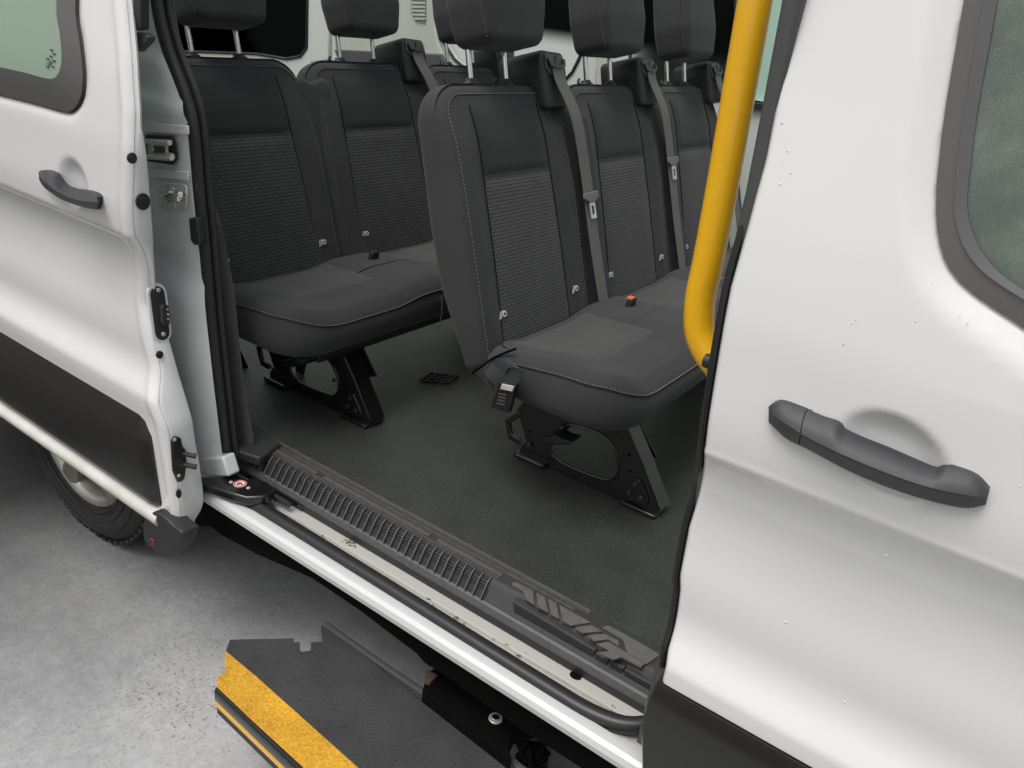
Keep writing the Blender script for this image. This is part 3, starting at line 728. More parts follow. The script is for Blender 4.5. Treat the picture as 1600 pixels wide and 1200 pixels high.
# ------------------------------------------------------------------ sill
def extr(prof, x0, x1, name, m_, par, n=2, **k):
    return MB().loft([[Vector((x0+(x1-x0)*i/(n-1), y, z)) for y, z in prof] for i in range(n)]).build(name, m_, par, **k)
sill = extr([(1.128, .555), (1.108, .560), (1.098, .570), (1.095, .585), (1.099, .598), (1.108, .604), (1.125, .604), (1.136, .600), (1.140, .588), (1.166, .583), (1.196, .582), (1.199, .5885), (1.206, .590), (1.208, .5885), (1.232, .589), (1.245, .59), (1.25, .56), (1.2, .55)], -2.7, -.25, 'sill', DIRTY, van, n=24, angle=25)
def sill_material():
    N = DIRTY.node_tree; L = N.links; b = N.nodes['Principled BSDF']; tc = N.nodes.new('ShaderNodeTexCoord')
    mp = N.nodes.new('ShaderNodeMapping'); mp.inputs['Scale'].default_value = (6, 90, 60); L.new(tc.outputs['Object'], mp.inputs[0])
    n = N.nodes.new('ShaderNodeTexNoise'); n.inputs['Scale'].default_value = 1; n.inputs['Detail'].default_value = 6; n.inputs['Roughness'].default_value = .7; L.new(mp.outputs[0], n.inputs['Vector'])
    sp = N.nodes.new('ShaderNodeSeparateXYZ'); L.new(tc.outputs['Object'], sp.inputs[0])
    def mr(s, a, b_, c, d):
        r = N.nodes.new('ShaderNodeMapRange'); L.new(s, r.inputs[0])
        for i, v in enumerate((a, b_, c, d)): r.inputs[i+1].default_value = v
        return r.outputs[0]
    def op(o, a, c):
        q = N.nodes.new('ShaderNodeMath'); q.operation = o
        for i, s in enumerate((a, c)):
            if isinstance(s, float): q.inputs[i].default_value = s
            else: L.new(s, q.inputs[i])
        return q.outputs[0]
    inch = op('MULTIPLY', mr(sp.outputs[1], 1.150, 1.175, 0, 1), mr(sp.outputs[1], 1.196, 1.202, 1, .12))
    right = mr(sp.outputs[0], -1.2, -.45, .25, 1)
    v = op('MULTIPLY', op('MULTIPLY', inch, right), mr(n.outputs[0], .38, .66, 0, .95))
    mx = N.nodes.new('ShaderNodeMix'); mx.data_type = 'RGBA'; L.new(v, mx.inputs[0]); m0 = N.nodes.new('ShaderNodeMix'); m0.data_type = 'RGBA'; L.new(mr(sp.outputs[1], 1.150, 1.172, 0, .8), m0.inputs[0]); m0.inputs[6].default_value = (.64, .66, .655, 1); m0.inputs[7].default_value = (.43, .44, .40, 1); L.new(m0.outputs[2], mx.inputs[6]); mx.inputs[7].default_value = (.34, .25, .15, 1)
    L.new(mx.outputs[2], b.inputs['Base Color'])
sill_material()
# channel seam, hole and debris
for (a, b, r) in [(899, 1057, .009)]:
    c = at(a, b, 2, .5885); q = [c+Vector((math.cos(t)*r*1.5, math.sin(t)*r, 0)) for t in [2*math.pi*k/16 for k in range(16)]]
    MB().prism(q, (0, 0, .0035)).build('drain_hole', UND, sill)
mb = MB(); rg = random.Random(9)
for k in range(60):
    if k < 26: p = at(rg.gauss(548, 6), rg.gauss(846, 4), 2, .590)
    else: p = Vector((rg.uniform(-1.5, -.4), rg.uniform(1.18, 1.215), .588))
    s = rg.uniform(.0008, .0022); a = rg.uniform(0, 3); d = Vector((math.cos(a), math.sin(a), 0))*s*rg.uniform(1, 3.2); e = Vector((-d.y, d.x, 0)).normalized()*s*.6
    mb.prism([p-d-e, p+d-e, p+d+e, p-d+e], (0, 0, s))
kind(mb.build('leaf_debris', mat('debris', (.22, .13, .07), .9), sill), 'stuff')
# added black panel standing in for the shadow below the sill
q = atl([(250,775),(300,800),(345,835),(400,865),(487,903),(560,952),(610,990),(650,1020),(664,1036),(700,1058),(760,1102),(815,1141),(862,1170),(904,1197),(990,1255)], 1, 1.145)
q2 = [Vector((-.1, 1.145, .30)), Vector((-.1, 1.145, .556)), Vector((-2.7, 1.145, .556))]
q = q+[Vector((-.2, 1.145, q[-1].z)), Vector((-.2, 1.145, .553)), Vector((-2.6, 1.145, .553)), Vector((-2.6, 1.145, .42))]
MB().prism(q, (0, .03, 0)).build('sill_shadow_panel', UND, van)
MB().box((-4.6, 1.6, .60), (1.2, 3.4, .66)).build('chassis_floor', UND, van)

# tread plate
tread = extr([(1.2335, .600), (1.2350, .628), (1.2400, .632), (1.262, .668), (1.270, .6745), (1.275, .6765), (1.335, .6765), (1.337, .660), (1.25, .60)], -1.735, -.33, 'tread_plate', PLT, van, angle=22)
# pocket dividers along the nosing
div = None
x = -1.70; k = 0
while x < -.79:
    if div is None:
        mbd = MB()
        prof = [(1.2385, .632), (1.2335, .637), (1.2555, .6722), (1.265, .6785), (1.272, .6785), (1.262, .666)]
        mbd.loft([[Vector((dx, y, z)) for y, z in prof] for dx in (-.0019, .0019)])
        o = mbd.build('divider', PLL, tread, bevel=.0008); div = o; o.location = (x, 0, 0)
    else:
        o = div.copy(); COL.objects.link(o); o.parent = tread; o.location = (x, 0, 0)
    x += .0236; k += 1
extr([(1.2412, .6325), (1.2402, .6335), (1.2542, .6568), (1.256, .656)], -1.70, -.795, 'pocket_shade_band', PLB, tread)  # dark strip that paints in the shade inside the pockets
# fine ribs above each pocket
mb = MB()
for (y, z) in [(1.2515, .6535), (1.2555, .660), (1.2595, .6655), (1.264, .6715), (1.2685, .6745)]:
    mb.box((-1.70, y-.0009, z-.0015), (-.80, y+.0009, z+.0016))
kind(mb.build('nosing_ribs', PLT, tread), 'stuff')
# skirt lip under the pockets
extr([(1.2322, .590), (1.2318, .600), (1.2322, .613), (1.245, .613), (1.245, .590)], -1.74, -.335, 'tread_skirt', RUB, tread, angle=20)  # skirt face kept dark to paint in the groove's shadow
extr([(1.2305, .6105), (1.2295, .616), (1.2345, .629), (1.2425, .6335), (1.25, .6105)], -1.74, -.335, 'tread_lip', PLL, tread, angle=20, bevel=.0008)
# long raised lands on the top with fine ribs
for (y0, y1, x0, x1) in [(1.277, 1.283, -1.60, -.79), (1.2865, 1.3015, -1.60, -.79), (1.306, 1.314, -1.66, -.60), (1.318, 1.332, -1.70, -.57)]:
    cuts = [x0, x1] if y0 != 1.2865 else [x0, -1.41, -1.385, -1.01, -.985, x1]
    if y0 == 1.2865: segs = [(x0, -1.41), (-1.385, -1.01), (-.985, x1)]
    else: segs = [(x0, x1)]
    for s0, s1 in segs:
        mb = MB(); n = max(2, int((y1-y0)/.0028))
        mb.box((s0, y0, .6755), (s1, y1, .6785))
        for i in range(n):
            yy = y0+(i+.5)*(y1-y0)/n; mb.box((s0+.001, yy-.0007, .678), (s1-.001, yy+.0007, .6797))
        mb.build('tread_land', PLR, tread)
# shaped lands at the right end
def land(pix, z=.6785, h=.0045):
    o = MB().prism(atl(pix, 2, z-.002), (0, 0, h)); return o.build('tread_land', PLR, tread, bevel=.0007)
def C7(l): return [(800+a/4, 900+b/4) for a, b in l]
land(C7([(0,50),(25,45),(130,100),(140,190),(85,155),(65,100),(0,65)]))
land(C7([(150,110),(205,140),(225,235),(160,200)]))
land(C7([(222,150),(275,175),(295,275),(240,245)]))
land(C7([(295,190),(490,300),(370,318),(315,290)]))
land(C7([(390,330),(495,315),(565,355),(440,365)]))
land(C7([(470,380),(580,370),(665,415),(665,445),(600,405),(515,415)]))
land(C7([(540,485),(615,475),(690,515),(630,530)]))
land(C7([(525,430),(600,420),(830,555),(805,580)]))
land(C7([(560,330),(690,405),(720,490),(840,560),(925,500),(700,370),(600,318)]))
for pix in [[(0,160),(520,470),(495,540),(10,260)], [(520,480),(600,530),(590,600),(500,550)], [(615,535),(700,580),(670,655),(590,615)], [(700,585),(885,690),(835,750),(680,660)]]:
    P = atl(C7(pix), 1, 1.245); n_ = len(P)
    MB().prism([p+Vector((0, .001, 0)) for p in P], (0, .022, .004)).build('nosing_block', PLT, tread, bevel=.003, seg=3)
# side cover piece at the rear end of the tread
MB().prism(atl([(368,690),(372,665),(392,658),(400,664),(440,692),(420,706),(405,715),(372,705)], 2, .690), (0, 0, -.03)).build('tread_end', PLT, tread, bevel=.006)

# lower arm of the sliding door
arm = MB()
P = atl([(290,742),(330,745),(395,748),(418,752),(430,762),(424,771),(412,776),(385,777),(360,770),(332,760),(292,753)], 2, .640)
armo = arm.prism(P, (0, 0, -.028)).build('roller_arm', BLK, sdoor, bevel=.006, seg=3)
c = at(375, 756, 2, .6405)
MB().disc(c, (0, 0, 1), .0175, .001, 24).build('arm_sticker', LBL, sdoor)
MB().tube([c+Vector((.0145*math.cos(t), .0145*math.sin(t), .0014)) for t in [2*math.pi*k/24 for k in range(25)]], .0016, 6).build('sticker_ring', RED, sdoor)
MB().box((c.x-.010, c.y-.0015, c.z+.001), (c.x+.010, c.y+.0015, c.z+.0022)).build('sticker_bar', RED, sdoor)
mb = MB(); mb.box((c.x-.002, c.y-.007, c.z+.0009), (c.x+.003, c.y+.005, c.z+.0016)); mb.box((c.x-.005, c.y-.009, c.z+.0009), (c.x+.001, c.y-.004, c.z+.0015)); mb.build('sticker_figure', PLB, sdoor)
for a, b in [(361, 754), (388, 763), (296, 748)]: MB().disc(at(a, b, 2, .640), (0, 0, 1), .0055, .003, 12).build('rivet', STL, sdoor, bevel=.001)
MB().tube([Vector((-1.66, 1.16, .628)), Vector((-1.52, 1.195, .622)), Vector((-1.42, 1.205, .612))], .009, 8).build('roller_link', BLK, sdoor)
# guide rail over the channel
MB().loft([[Vector((x, y, z)) for y, z in [(1.222, .604), (1.226, .610), (1.229, .606), (1.228, .6)]] for x in (-1.62, -1.40)]).build('guide_rail', CHR, sill)
for a, b in [(421, 752), (430, 762), (460, 780)]: MB().disc(at(a, b, 2, .605), (0, 0, 1), .006, .006, 12).build('rail_rivet', STL, sill, bevel=.001)

# ------------------------------------------------------------------ interior shell
fl = MB(); fl.grid(60, 40, lambda i, j: Vector((-4.4+i*4.75/59, 1.335+j*2.2/39, .6762)))
floor = fl.build('floor', FLOORM, van)
YF = 3.5
def wz(px, py): return at(px, py, 1, YF)
wb = wz(440, 88).z
# far wall with window openings, traced in its own plane
zt = 2.6
win1 = [(-5.3, zt-.25)]+[(p.x, p.z) for p in [wz(258, 79), wz(400, 84), wz(448, 92), wz(470, 88), wz(480, 74), wz(481, 0)]]; win1 = [(-5.3, wz(258, 79).z)] + win1[1:] + [(wz(481, 0).x, zt-.25), (-5.3, zt-.25)]
w2l = [wz(683, 0), wz(684, 38), wz(690, 60), wz(710, 92), wz(724, 104), wz(740, 110)]
w2r = [wz(860, 132), wz(880, 128), wz(895, 112), wz(906, 90), wz(911, 70), wz(913, 0)]
win2 = [(w2l[0].x, zt-.25)]+[(p.x, p.z) for p in w2l+w2r]+[(w2r[-1].x, zt-.25)]
w3 = [wz(985, 0), wz(985, 90), wz(992, 120), wz(1010, 135), wz(1100, 152), wz(1150, 152), wz(1150, 0)]
win3 = [(w3[0].x, zt-.25)]+[(p.x, p.z) for p in w3]+[(w3[-1].x, zt-.25)]
w4 = [wz(1160, 0), wz(1160, 155), wz(1260, 170), wz(1260, 0)]
win4 = [(w4[0].x, zt-.25)]+[(p.x, p.z) for p in w4]+[(w4[-1].x, zt-.25)]
L3 = lambda q, y=YF: [Vector((x, y, z)) for x, z in q]
far = holed('far_wall', L3([(-5.6, .6), (1.3, .6), (1.3, zt), (-5.6, zt)]), [L3(win1), L3(win2), L3(win3), L3(win4)], (0, .06, 0), INTW, van, bevel=.0)
for wi, gm in ((win1, GLC), (win2, GLC), (win3, GLC), (win4, GLP)):
    MB().prism(L3(wi, YF+.03), (0, .004, 0)).build('window_pane', gm, far)
    P = L3(wi, YF-.002); MB().tube(P+[P[0]], .008, 8).build('window_gasket', RUB, far)
MB().prism([wz(1172, 160), wz(1196, 163), wz(1196, 172), wz(1172, 169)], (0, -.02, 0)).build('window_sill', PLB, far)
# pillar trim panel with vent between windows one and two
YT = YF-.03
tp = atl([(522,-60),(522,20),(521,62),(524,80),(535,140),(690,150),(700,105),(682,60),(678,-60)], 1, YT)
trp = MB().prism(tp, (0, .025, 0)).build('trim_panel', TRIM, far, bevel=.012, seg=3)
tp = atl([(521,77),(690,84),(700,110),(700,170),(540,170),(528,95)], 1, YT-.012)
MB().prism(tp, (0, .02, 0)).build('lower_trim', PLG, far, bevel=.008)
MB().prism(atl([(641,-60),(641,20),(650,33),(664,38),(666,-60)], 1, YT-.004), (0, .01, 0)).build('vent_frame', VENTM, far, bevel=.003)
for k in range(9):
    yy = -22+k*6.2; a = 643 if yy < 20 else 643+(yy-20)*.5
    MB().prism(atl([(a, yy), (664, yy+.4), (664, yy+3.4), (a, yy+3)], 1, YT-.010), (0, .008, 0)).build('vent_slat', TRIM, far)
MB().prism(atl([(484,-60),(516,-60),(514,95),(484,100)], 1, YF-.02), (0, .03, 0)).build('pillar_cover', INTW, far, bevel=.012, seg=3)
MB().prism(atl([(932,60),(950,60),(975,140),(928,140)], 1, YF-.02), (0, .02, 0)).build('pillar_cover', TRIM, far, bevel=.01)
# roof, rear wall
MB().box((-4.6, 1.24, .68), (-2.3, 1.27, 1.5)).build('inner_side_trim', TRIM, van)
# floor vent grille
G = atl([(655,592),(671,583),(710,583),(713,588),(697,600),(661,600)], 2, .6775)
mb = MB()
g0, gu, gv = at(657, 594, 2, .678), at(700, 599, 2, .678)-at(657, 594, 2, .678), at(672, 583, 2, .678)-at(657, 594, 2, .678)
vent = MB().prism([g0-gu*.05-gv*.08, g0+gu*1.05-gv*.08, g0+gu*1.05+gv*1.1, g0-gu*.05+gv*1.1], (0, 0, .002)).build('floor_vent', UND, van)
for i in range(5):
    a = g0+gu*(i/4); MB().prism([a-gu*.02, a+gu*.02, a+gu*.02+gv, a-gu*.02+gv], (0, 0, .005)).build('grille_bar', PLG, vent)
for i in range(4):
    a = g0+gv*(i/3); MB().prism([a-gv*.04, a+gu-gv*.04, a+gu+gv*.04, a+gv*.04], (0, 0, .004)).build('grille_bar', PLG, vent)

# ------------------------------------------------------------------ rear wheel
wc = Vector((-2.475, 1.185, .40)); RW = .40
wheel = None
prof = [(.10, .60), (.02, .66), (.0, .72), (-.008, .82), (-.004, .92), (.015, .975), (.04, 1.0), (.2, 1.0), (.22, .97), (.24, .85), (.22, .62)]
n = 64
mb = MB(); mb.loft([[wc+Vector((math.cos(t)*r*RW, d, math.sin(t)*r*RW)) for d, r in prof] for t in [2*math.pi*k/n for k in range(n+1)]], closed=True, cap=False)
tyre = mb.build('tyre', RUBD, van, angle=50)
mb = MB()
for k in range(60):
    t = 2*math.pi*k/60
    for (d0, d1, sh) in ((.01, .05, 0), (.06, .11, .5), (.12, .17, 0)):
        tt = t+sh*2*math.pi/60; u = Vector((math.cos(tt), 0, math.sin(tt))); s = Vector((-u.z, 0, u.x))*.013
        c = wc+u*(RW*.985); mb.prism([c+s+Vector((0, d0, 0)), c-s+Vector((0, d0, 0)), c-s+Vector((0, d1, 0)), c+s+Vector((0, d1, 0))], u*.012)
kind(mb.build('tread_blocks', RUBD, tyre), 'stuff')
for rr in (.70, .78, .88):
    MB().tube([wc+Vector((math.cos(t)*rr*RW, -.007, math.sin(t)*rr*RW)) for t in [2*math.pi*k/64 for k in range(65)]], .003, 6).build('sidewall_rib', RUBD, tyre)
mb = MB(); mb.loft([[wc+Vector((math.cos(t)*r*RW, d, math.sin(t)*r*RW)) for d, r in [(.11, .55), (.022, .585), (.008, .625), (.004, .655), (.012, .672), (.03, .672), (.12, .65)]] for t in [2*math.pi*k/n for k in range(n+1)]], cap=False)
rim = mb.build('rim', ALY, van, angle=40)
mb = MB().disc(wc+Vector((0, .10, 0)), (0, -1, 0), .60*RW, .004, 40); mb.build('brake_shield', UND, rim)
MB().disc(wc+Vector((0, .05, 0)), (0, -1, 0), .20*RW, .045, 28, .15*RW).build('hub_cap', ALY, rim, bevel=.006, seg=3)
for k in range(5):
    t = 2*math.pi*k/5+.45
    u = Vector((math.cos(t), 0, math.sin(t))); s = Vector((-u.z, 0, u.x)); o_ = Vector((0, 1, 0))
    mb = MB(); secs = []
    for r, wd, d in [(.12, .040, .02), (.25, .034, .012), (.42, .034, .012), (.56, .044, .016), (.63, .056, .018)]:
        c = wc+u*r*RW+o_*d
        secs.append([c-s*wd, c-s*wd*.45-o_*.012, c+s*wd*.45-o_*.012, c+s*wd, c+s*wd*.9+o_*.03, c-s*wd*.9+o_*.03])
    mb.loft(secs).build('spoke', ALY, rim, bevel=.003)
# mudguard bracket under the sill end
MB().prism(smoothpoly(atl([(278,800),(300,790),(345,800),(340,815),(325,822),(300,822),(280,828),(270,818)], 1, 1.18), 3), (0, .2, 0)).build('arch_liner', UND, van)
MB().loft([[wc+Vector((math.cos(t)*r, d, math.sin(t)*r)) for r, d in ((.47, -.02), (.49, .4))] for t in [math.pi*k/16 for k in range(17)]], closed=False).build('wheel_arch', UND, van)

# ------------------------------------------------------------------ grab rail
gr = thing('grab_rail', 'bright yellow tubular grab rail standing beside the front pillar', 'grab rail', at(1100, 560, 1, 1.2))
P = atl([(1205,-140),(1180,0),(1127,300),(1106,410),(1096,455),(1092,490),(1094,522),(1106,551),(1128,578),(1150,592)], 1, 1.195)
P = [P[0], P[1], P[1].lerp(P[2], .5), P[2]]+P[3:]
MB().tube(smoothpoly(P, 8, closed=False), .0243, 24).build('rail_tube', YEL, gr, angle=60)
c = at(1112, 566, 1, 1.165)
MB().tube([c+Vector((-.012, 0, 0)), c+Vector((0, 0, 0)), c+Vector((.001, 0, 0)), c+Vector((.05, .0, 0))], [.0115, .0115, .008, .008], 14).build('fixing_bolt', PLB, gr, bevel=.001)

# ------------------------------------------------------------------ side step
ZS = .31
S = lambda l, z=ZS: atl(l, 2, z)
ss = thing('side_step', 'black gritty side step with a yellow front edge below the open doorway', 'step', at(520, 1120, 2, 0.0)*1.0)
def C6(l): return [(400+a/4, 900+b/4) for a, b in l]
plate = [(359,999),(459,997),(459,1003),(468,1003),(469,1016),(472,1018),(485,1016),(486,1003),(504,1002),(501,978),(508,976),(590,1040),(650,1088),(790,1196),(960,1330),(720,1345),(562,1200),(400,1055),(353,1016)]
MB().prism(S(plate, ZS+.012), (0, 0, -.014)).build('step_plate', GRITB, ss, bevel=.0015)
MB().prism(S([(352,1016),(400,1056),(562,1201),(720,1345),(620,1342),(477,1201),(400,1131),(339,1073),(339,1057),(351,1051)], ZS+.012), (0, 0, -.012)).build('yellow_edge', GRITY, ss, bevel=.001)
e0, e1 = at(339, 1073, 2, ZS+.012), at(630, 1350, 2, ZS+.012)
d_ = (e1-e0)
def fband(t0, t1, out, name, m_, bev=.002, thick=.012):
    dn = Vector((0, 0, -1)); o_ = Vector((0, -1, 0))*out; 
    q = [e0+dn*t0+o_, e1+dn*t0+o_, e1+dn*t1+o_, e0+dn*t1+o_]
    return MB().prism(q, (0, thick, 0)).build(name, m_, ss, bevel=bev)
MB().loft([[b_+Vector((0, y, z)) for y, z in [(.002, -.001), (-.003, -.001), (-.006, -.004), (-.008, -.010), (-.008, -.036), (-.005, -.042), (.006, -.043)]] for b_ in (e0, e1)]).build('front_nosing', BLK, ss, angle=40)
fband(.0415, .060, .0055, 'yellow_stripe', YEL, .0005)
fband(.060, .084, .004, 'front_panel', PLB, .002)
# lip along the inner edge
lipP = S([(504,1002),(509,973),(592,1032),(660,1078),(800,1186),(960,1312)], ZS+.012)
MB().loft([[p+Vector((0, y, z)) for y, z in [(-.012, -.002), (-.012, .003), (-.003, .006), (.004, .004), (.004, -.03), (-.008, -.03)]] for p in lipP[1:]]).build('inner_lip', PLG, ss, bevel=.002)
# black drive housing with a bolt
hp = S([(660,1078),(668,1050),(700,1030),(840,1130),(806,1140),(795,1165),(800,1186)], .36)
MB().prism(hp, (0, 0, -.05)).build('drive_housing', UND, ss, bevel=.004)
MB().box((-.84, 1.18, .29), (-.70, 1.35, .345)).build('mounting_beam', UND, ss)
c = at(774, 1124, 2, .362)
MB().disc(c, (0, 0, 1), .0165, .006, 24).build('housing_bolt', STL, ss, bevel=.002)
MB().disc(c+Vector((0, 0, .006)), (0, 0, 1), .010, .002, 6).build('bolt_socket', CHR, ss, bevel=.001)
MB().prism(S([(663,1064),(667,1046),(684,1054),(672,1066)], .37), (0, 0, -.02)).build('rusty_tab', mat('rusty_steel', (.10, .075, .05), .8), ss, bevel=.001)

# ------------------------------------------------------------------ gravel heap below
rg = random.Random(5); mb = MB()
bl = [(p.x, p.y) for p in S([(808,1150),(822,1160),(838,1164),(850,1166),(858,1180),(852,1200),(845,1230),(812,1235),(806,1200),(810,1175)], .0)]
bx = np.array(bl); cen = bx.mean(0)
for k in range(520):
    i = rg.randrange(len(bl)); j = (i+1) % len(bl); t = rg.random(); r = math.sqrt(rg.random())
    e = bx[i]*(1-t)+bx[j]*t; p = cen+(e-cen)*r; s = rg.uniform(.004, .011)
    c = Vector((p[0], p[1], .004+.035*(1-r)*rg.random()))
    vs = [c+Vector((rg.uniform(-1, 1), rg.uniform(-1, 1), rg.uniform(-.7, .9))).normalized()*s*rg.uniform(.7, 1.2) for _ in range(6)]
    mb.add(vs, [(0,1,2),(0,2,3),(0,3,4),(1,2,5),(2,3,5),(3,4,5),(0,4,1),(4,1,5)])
hz = mb.build('gravel', mat('dark_gravel', (.02, .018, .015), .9, noise=(80, .5, 2)), None, angle=10)
hz['kind'] = 'stuff'; hz['label'] = 'small heap of dark gravel on the concrete under the sill'; hz['category'] = 'gravel'

# ------------------------------------------------------------------ bench seats
LEAN = math.radians(17.2); AH = Vector((-math.sin(LEAN), 0, math.cos(LEAN))); AN = Vector((math.cos(LEAN), 0, math.sin(LEAN)))
def uvgrid(nu, nv, fn, name, m_, par, su, sv, th=.006):
    mb = MB().grid(nu, nv, fn)
    me = bpy.data.meshes.new(name); me.from_pydata([tuple(v) for v in mb.v], [], mb.f)
    uv = me.uv_layers.new(name='UVMap')
    for lp in me.loops:
        i = lp.vertex_index % nu; j = lp.vertex_index//nu; uv.data[lp.index].uv = (i/(nu-1)*su, j/(nv-1)*sv)
    me.polygons.foreach_set('use_smooth', [True]*len(me.polygons))
    return link(name, me, m_, par)
def bench(root_label, ox, oy, oz, near_tag):
    root = thing('bench_seat', root_label, 'bench seat', (-.95+ox, 2.4+oy, .6765), 'rows of bench seats in the van')
    V = lambda x, y, z: Vector((x+ox, y+oy, z+oz))
    CY = [1.82, 2.405, 2.99]
    O = V(-1.075, 0, .965)
    def relief(a, b, d):
        if d > -.03:
            d += .017*sstep(.14, .22, abs(a))*sstep(-.035, 0, d)*(1-sstep(.42, .74, b)) + .010*math.exp(-((b-.30)/.2)**2)*(1 if d > -.01 else 0)*(1-sstep(.1, .2, abs(a)))
            if b > .55: d -= .02*sstep(.6, .76, b)
        return d
    def surf(a, b): return relief(a, b, 0)
    for ci, cy in enumerate(CY):
        ws = 1.0 if near_tag == 1 else 1.065
        toP = lambda a, b, d, cy=cy: O+Vector((0, cy, 0))+AH*b+AN*(d*(1-.42*sstep(.34, .05, b)) if d < -.04 else d)+Vector((0, a*ws, 0))
        ol = densify(rpoly([(-.270, .045), (.270, .045), (.278, .16), (.278, .45), (.262, .765), (-.262, .765), (-.278, .45), (-.278, .16)], [.03, .03, .1, .1, .085, .085, .1, .1], 6), .03)
        back = pillow(ol, rprof(.102, .034, 4, .03), [.97, .93, .88, .82, .75, .67, .58, .48, .36, .22, .08], toP, relief).build('backrest', FAB, root, angle=60)
        # patterned insert
        def ins(i, j, nu=15, nv=26):
            u, v = -1+2*i/(nu-1), j/(nv-1); wd = (.160+.016*(1-v))*(1 if near_tag == 1 else 1.08)
            a = u*wd; b = .015+v*.515
            e = min(1-abs(u), .5)/.12; e2 = min(v, 1-v)/.035; pf = .006*min(1, max(0, min(e, e2)))**.5
            return toP(a, b, surf(a, b)+pf-.001)
        uvgrid(15, 26, ins, 'backrest_insert', FABI if near_tag == 1 else FABR, back, .30, .515)
        def ups(i, j, nu=13, nv=12):
            u, v = -1+2*i/(nu-1), j/(nv-1); wd = (.158-.014*v)*(1 if near_tag == 1 else 1.08)
            a = u*wd; b = .535+v*.175
            pf = .006*min(1, max(0, min((1-abs(u))/.1, v/.06, (1-v)/.06)))**.5
            return toP(a, b, surf(a, b)+pf-.001)
        uvgrid(13, 12, ups, 'upper_panel', FABU, back, .3, .2)
        # stitched piping round the front edge
        top = []
        R0 = rpoly([(-.252, .0), (-.250, .45), (-.238, .738), (.238, .738), (.250, .45), (.252, .0)], [.001, .1, .06, .06, .1, .001], 6)
        R0 = [r for r in R0 if r[1] > .0]
        pth = [toP(a, b, relief(a, b, -.0012)+.0005) for a, b in [tuple(np.array(R0[i])*(1-t)+np.array(R0[i+1])*t) for i in range(len(R0)-1) for t in (0, .25, .5, .75)]]
        kind(MB().tube(pth, .0022, 6).build('piping', FAB, back), 'stuff')
        if ci == 0 or True:
            th = THR if (near_tag == 1 and ci == 0) else THD
            kind(dashes([p+AN*.0022 for p in pth], .0065, .0035, .0022 if th is THR else .0018, .0016, AN).build('stitching', th, back), 'stuff')
        # seam between bolster and side
        for sgn in (-1, 1):
            ln = [toP(sgn*(.170-.020*v)*(1 if near_tag == 1 else 1.08), .02+.69*v, surf(.155, .02+.69*v)+.003) for v in [k/20 for k in range(21)]]
            MB().tube(ln, .0014, 6).build('seam', UND, back)
        # child seat anchor tags
        for sgn, off_ in ((-1, .135), (1, .150)):
            c = toP(-.158 if sgn < 0 else .196, .18, surf(.158 if sgn < 0 else .196, .18)+.005)
            MB().prism([c+Vector((0, -.014, -.012)), c+Vector((0, -.004, -.012)), c+Vector((0, -.004, .010)), c+Vector((0, -.014, .010))], AN*.002).build('anchor_tag', LBL, back)
            MB().disc(c+Vector((0, .006, 0)), AN, .0085, .002, 16).build('anchor_button', LBL, back)
            MB().disc(c+Vector((0, .006, 0))+AN*.002, AN, .0045, .0006, 12).build('button_centre', PLG, back)
        if ci < 2:   # padded joint to the next backrest
            w2 = (CY[ci+1]-cy)/2
            toJ = lambda a, b, d: toP(w2+a, b, d)
            jo = densify(rpoly([(-.07, .03), (.07, .03), (.07, .725), (0, .69), (-.07, .725)], [.01, .01, .03, .03, .03], 4), .03)
            pillow(jo, [(i_, d_+.002) for i_, d_ in rprof(.10, .02, 3)], [.8, .5, .2], toJ).build('backrest_joint', FAB, root, angle=60)
        # headrest
        H0 = toP(.012, .848, .004)
        toH = lambda a, b, d: H0+AH*b+AN*d+Vector((0, a, 0))
        hol = densify(rpoly([(-.120, 0), (.120, 0), (.136, .10), (.118, .27), (-.118, .27), (-.136, .10)], [.03, .03, .10, .05, .05, .10], 6), .02)
        hrel = lambda a, b, d: d+(.010*math.cos(a/.17*1.2) if d > -.04 else 0)-(.012*sstep(.12, 0, b) if d > -.03 else 0)
        def toHd(a, b, d): return toH(a, b, d)
        head = pillow(hol, [(i_, d_+.055) for i_, d_ in rprof(.135, .022, 4, .03)], [.95, .85, .7, .5, .3, .1], toHd, hrel).build('headrest', FAB, root, angle=60)
        sp = [toH(-.1205-.0115*sstep(0, .10, v)+.012*sstep(.1, .26, v), .012+v, .036) for v in [k*.01 for k in range(24)]]
        MB().tube(sp, .0016, 6).build('seam', UND, head)
        kind(dashes([p+AN*.002+Vector((0, -.004, 0)) for p in sp], .0055, .0035, .0018, .0014, AN).build('stitching', THR if near_tag == 1 else THD, head), 'stuff')
        for sgn in (-1, 1):
            a = toP(sgn*.078, .735, -.055); b = toP(sgn*.078, .90, -.045)
            MB().tube([a, b], .0075, 14).build('post', CHR, head)
            c = toP(sgn*.078, .758, -.055)
            MB().tube([c, c+AH*.012, c+AH*.014, c+AH*.022], [.020, .020, .015, .014], 16, flat=1.35).build('post_guide', PLB, head, bevel=.002)
            if (sgn < 0) != (ci == 0 and near_tag == 1): MB().tube([c+Vector((0, -.015, .01)), c+Vector((0, -.045, .008)), c+Vector((0, -.055, .016)), c+Vector((0, -.050, .026))], .0045, 8).build('release_hook', PLB, head)
        # belt outlet on the far shoulder
        if near_tag == 2 and ci == 0: continue
        bc_ = toP(.222, .792, -.03)
        sb = None
        ol2 = densify(rpoly([(-.058, -.10), (.058, -.10), (.066, .0), (.056, .050), (-.062, .056), (-.066, .0)], [.01, .01, .02, .014, .02, .02], 4), .02)
        toB = lambda a, b, d: bc_+AH*b+AN*d+Vector((0, a, 0))
        cover = pillow(ol2, [(i_, d_+.045) for i_, d_ in rprof(.15, .012, 3)], [.8, .5, .1], toB).build('belt_cover', PLB, root, angle=50)
